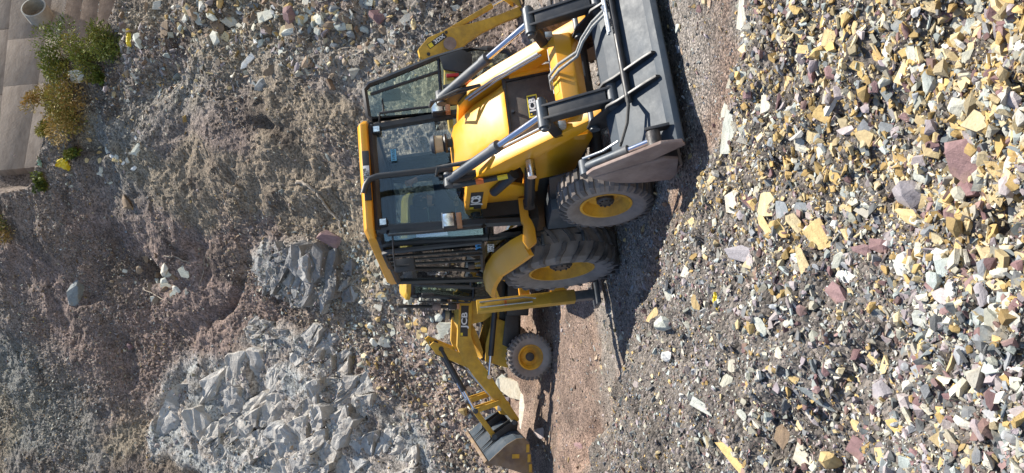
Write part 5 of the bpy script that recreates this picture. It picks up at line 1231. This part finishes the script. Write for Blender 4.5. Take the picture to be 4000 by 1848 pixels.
spread(16, 830, 60, 160, 80, 0, 34, 80, 'ppbo', 'TONE stone standing at the head of the gully', 'large stones in the gully')
spread(22, 640, 1110, 170, 80, 40, 22, 52, 'ppbb', 'TONE stone in the rooty pocket of the brown slope', 'stones in the rooty pocket')
spread(34, 1560, 1270, 230, 170, 40, 20, 48, 'pppo', 'TONE stone in the scree above the second machine', 'pale stones in the scree')
spread(18, 400, 610, 130, 110, 0, 16, 36, 'ppwo', 'TONE stone on the grey scree under the grass', 'pale stones under the grass')

# ------------------------------------------------------------------ operator in the front cab
def person(root, loc_label):
    J = {'pel': (-.08, .0, 1.60), 'wai': (-.10, .01, 1.78), 'che': (-.10, .03, 1.98), 'nec': (-.06, .06, 2.12), 'hed': (-.03, .08, 2.20), 'top': (-.03, .09, 2.33),
         'sL': (-.09, .22, 2.06), 'eL': (.06, .40, 2.10), 'wL': (.12, .30, 2.34), 'sR': (-.09, -.17, 2.05), 'eR': (.08, -.26, 1.84), 'wR': (.34, -.14, 1.86),
         'hL': (-.05, .10, 1.58), 'kL': (.38, .14, 1.60), 'aL': (.48, .14, 1.20), 'fL': (.66, .15, 1.15), 'hR': (-.05, -.10, 1.58), 'kR': (.38, -.14, 1.60), 'aR': (.48, -.14, 1.20), 'fR': (.66, -.15, 1.15)}
    Rr = dict(pel=.15, wai=.145, che=.155, nec=.058, hed=.085, top=.075, sL=.075, eL=.05, wL=.034, sR=.075, eR=.05, wR=.034, hL=.09, kL=.068, aL=.045, fL=.04, hR=.09, kR=.068, aR=.045, fR=.04)
    E_ = [('pel', 'wai'), ('wai', 'che'), ('che', 'nec'), ('nec', 'hed'), ('hed', 'top'), ('che', 'sL'), ('sL', 'eL'), ('eL', 'wL'), ('che', 'sR'), ('sR', 'eR'), ('eR', 'wR'), ('pel', 'hL'), ('hL', 'kL'), ('kL', 'aL'), ('aL', 'fL'), ('pel', 'hR'), ('hR', 'kR'), ('kR', 'aR'), ('aR', 'fR')]
    for sd, wn, fwd_, base in (('L', 'wL', Vector((.1, -.35, .9)), (.13, .27, 2.40)), ('R', 'wR', Vector((1, .1, -.1)), (.41, -.14, 1.86))):
        J['p' + sd] = base; Rr['p' + sd] = .032; E_.append((wn, 'p' + sd)); fwd_.normalize(); sdv = fwd_.cross(Vector((1, 0, .3)) if sd == 'L' else Vector((0, 0, 1))).normalized()
        for i, ln in enumerate((.055, .08, .085, .08, .062)):
            o = Vector(base) + sdv * (i - 2) * .019 - fwd_ * (.02 if i == 0 else 0); d_ = (fwd_ + sdv * (-.6 if i == 0 else .05 * (i - 2))).normalized()
            a_, b_ = f'f{sd}{i}a', f'f{sd}{i}b'; J[a_] = tuple(o + d_ * ln * .6); J[b_] = tuple(o + d_ * ln + Vector((.015, 0, -.02))); Rr[a_] = .0095; Rr[b_] = .008; E_ += [('p' + sd, a_), (a_, b_)]
    ks_ = list(J); me = bpy.data.meshes.new('person'); me.from_pydata([J[k] for k in ks_], [(ks_.index(a), ks_.index(b)) for a, b in E_], [])
    ob_ = bpy.data.objects.new('person_tmp', me); COL.objects.link(ob_)
    sk = ob_.modifiers.new('skin', 'SKIN'); ob_.modifiers.new('sub', 'SUBSURF').levels = 1
    for i, k in enumerate(ks_): me.skin_vertices[0].data[i].radius = (Rr[k], Rr[k]); me.skin_vertices[0].data[i].use_root = (k == 'pel')
    dg = bpy.context.evaluated_depsgraph_get(); m2_ = bpy.data.meshes.new_from_object(ob_.evaluated_get(dg)); bpy.data.objects.remove(ob_)
    m2_.name = 'person'; m2_.materials.clear()
    CLO = mk('dark_work_clothes', (.020, .026, .05), (.035, .04, .06), rough=.9, scale=14, bump=.2); SKN = mk('skin', (.32, .18, .11), (.28, .15, .09), rough=.6, scale=12)
    m2_.materials.append(CLO); m2_.materials.append(SKN)
    for f in m2_.polygons:
        c = f.center
        f.material_index = 1 if (c.z > 2.145 and c.y < .22) or (c.y > .2 and c.z > 2.30) or (c.x > .35 and c.z > 1.75) else 0
        f.use_smooth = True
    p_ = bpy.data.objects.new('person', m2_); COL.objects.link(p_); p_['label'] = loc_label; p_['category'] = 'person'
    p_.location = M1_LOC; p_.rotation_euler = (0, 0, M1_ROT)
    HAIR = mk('dark_hair', (.012, .010, .009), (.02, .017, .015), rough=.7, scale=40, bump=.3)
    hr = MB(); hr.lathez([(.0, .135), (.06, .125), (.095, .08), (.104, .02), (.098, -.05)], (-.045, .085, 2.265), 18).build('hair', HAIR, p_, smooth=60)
    fc = MB().path([(.045, .085, 2.27), (.072, .086, 2.245), (.05, .086, 2.235)], .010, 6)
    for sy in (-.03, .03): fc.tube((.045, .085 + sy, 2.285), (.056, .085 + sy, 2.285), .010, 8)
    fc.build('nose', SKN, p_)
    for sy in (-.032, .032): MB().tube((.048, .085 + sy, 2.285), (.060, .085 + sy, 2.285), .007, 8).build('eye', HAIR, p_)
    MB().tube((.052, .062, 2.205), (.052, .108, 2.205), .006, 6).build('mouth', AMB, p_)
    for sy in (-.088, .088): MB().path([(-.03, .085 + sy, 2.23), (-.035, .085 + sy * 1.12, 2.26), (-.03, .085 + sy, 2.29)], .010, 6).build('ear', SKN, p_)
person(m1, 'operator in dark work clothes sitting in the front cab, one hand raised')

# ------------------------------------------------------------------ roots on the slope
ROOT = mk('dry_root', (.42, .36, .29), (.28, .22, .16), rough=.9, scale=20, bump=.4)
def root_line(pts, r, label):
    P_ = []
    for x, y in pts:
        h_ = hit(x, y); P_.append(h_[0] + h_[1] * r * .4)
    Q_ = []
    for i in range(len(P_) - 1):
        for k in range(4): Q_.append(P_[i].lerp(P_[i + 1], k / 4) + Vector((rnd.gauss(0, r * .6), rnd.gauss(0, r * .3), rnd.gauss(0, r * .6))))
    Q_.append(P_[-1]); MB().path(Q_, r, 7, r * .5).build('root', ROOT, None, smooth=60, label=label, cat='root')
root_line([(1165, 715), (1190, 716), (1225, 738), (1262, 782), (1292, 822), (1325, 862), (1346, 912)], .055, 'pale gnarled root curving down the brown slope above the cab')
root_line([(640, 1000), (690, 1005), (740, 1030), (790, 1035)], .022, 'thin dry root crossing the rooty pocket of the brown slope')
root_line([(800, 1000), (795, 1060), (770, 1150)], .016, 'thin upright root hanging beside the rooty pocket')
root_line([(560, 1130), (600, 1150), (660, 1180), (700, 1200)], .018, 'twisted root below the rooty pocket')
root_line([(1380, 215), (1430, 195), (1480, 200)], .018, 'thin root lying among the gully rubble near the cab')
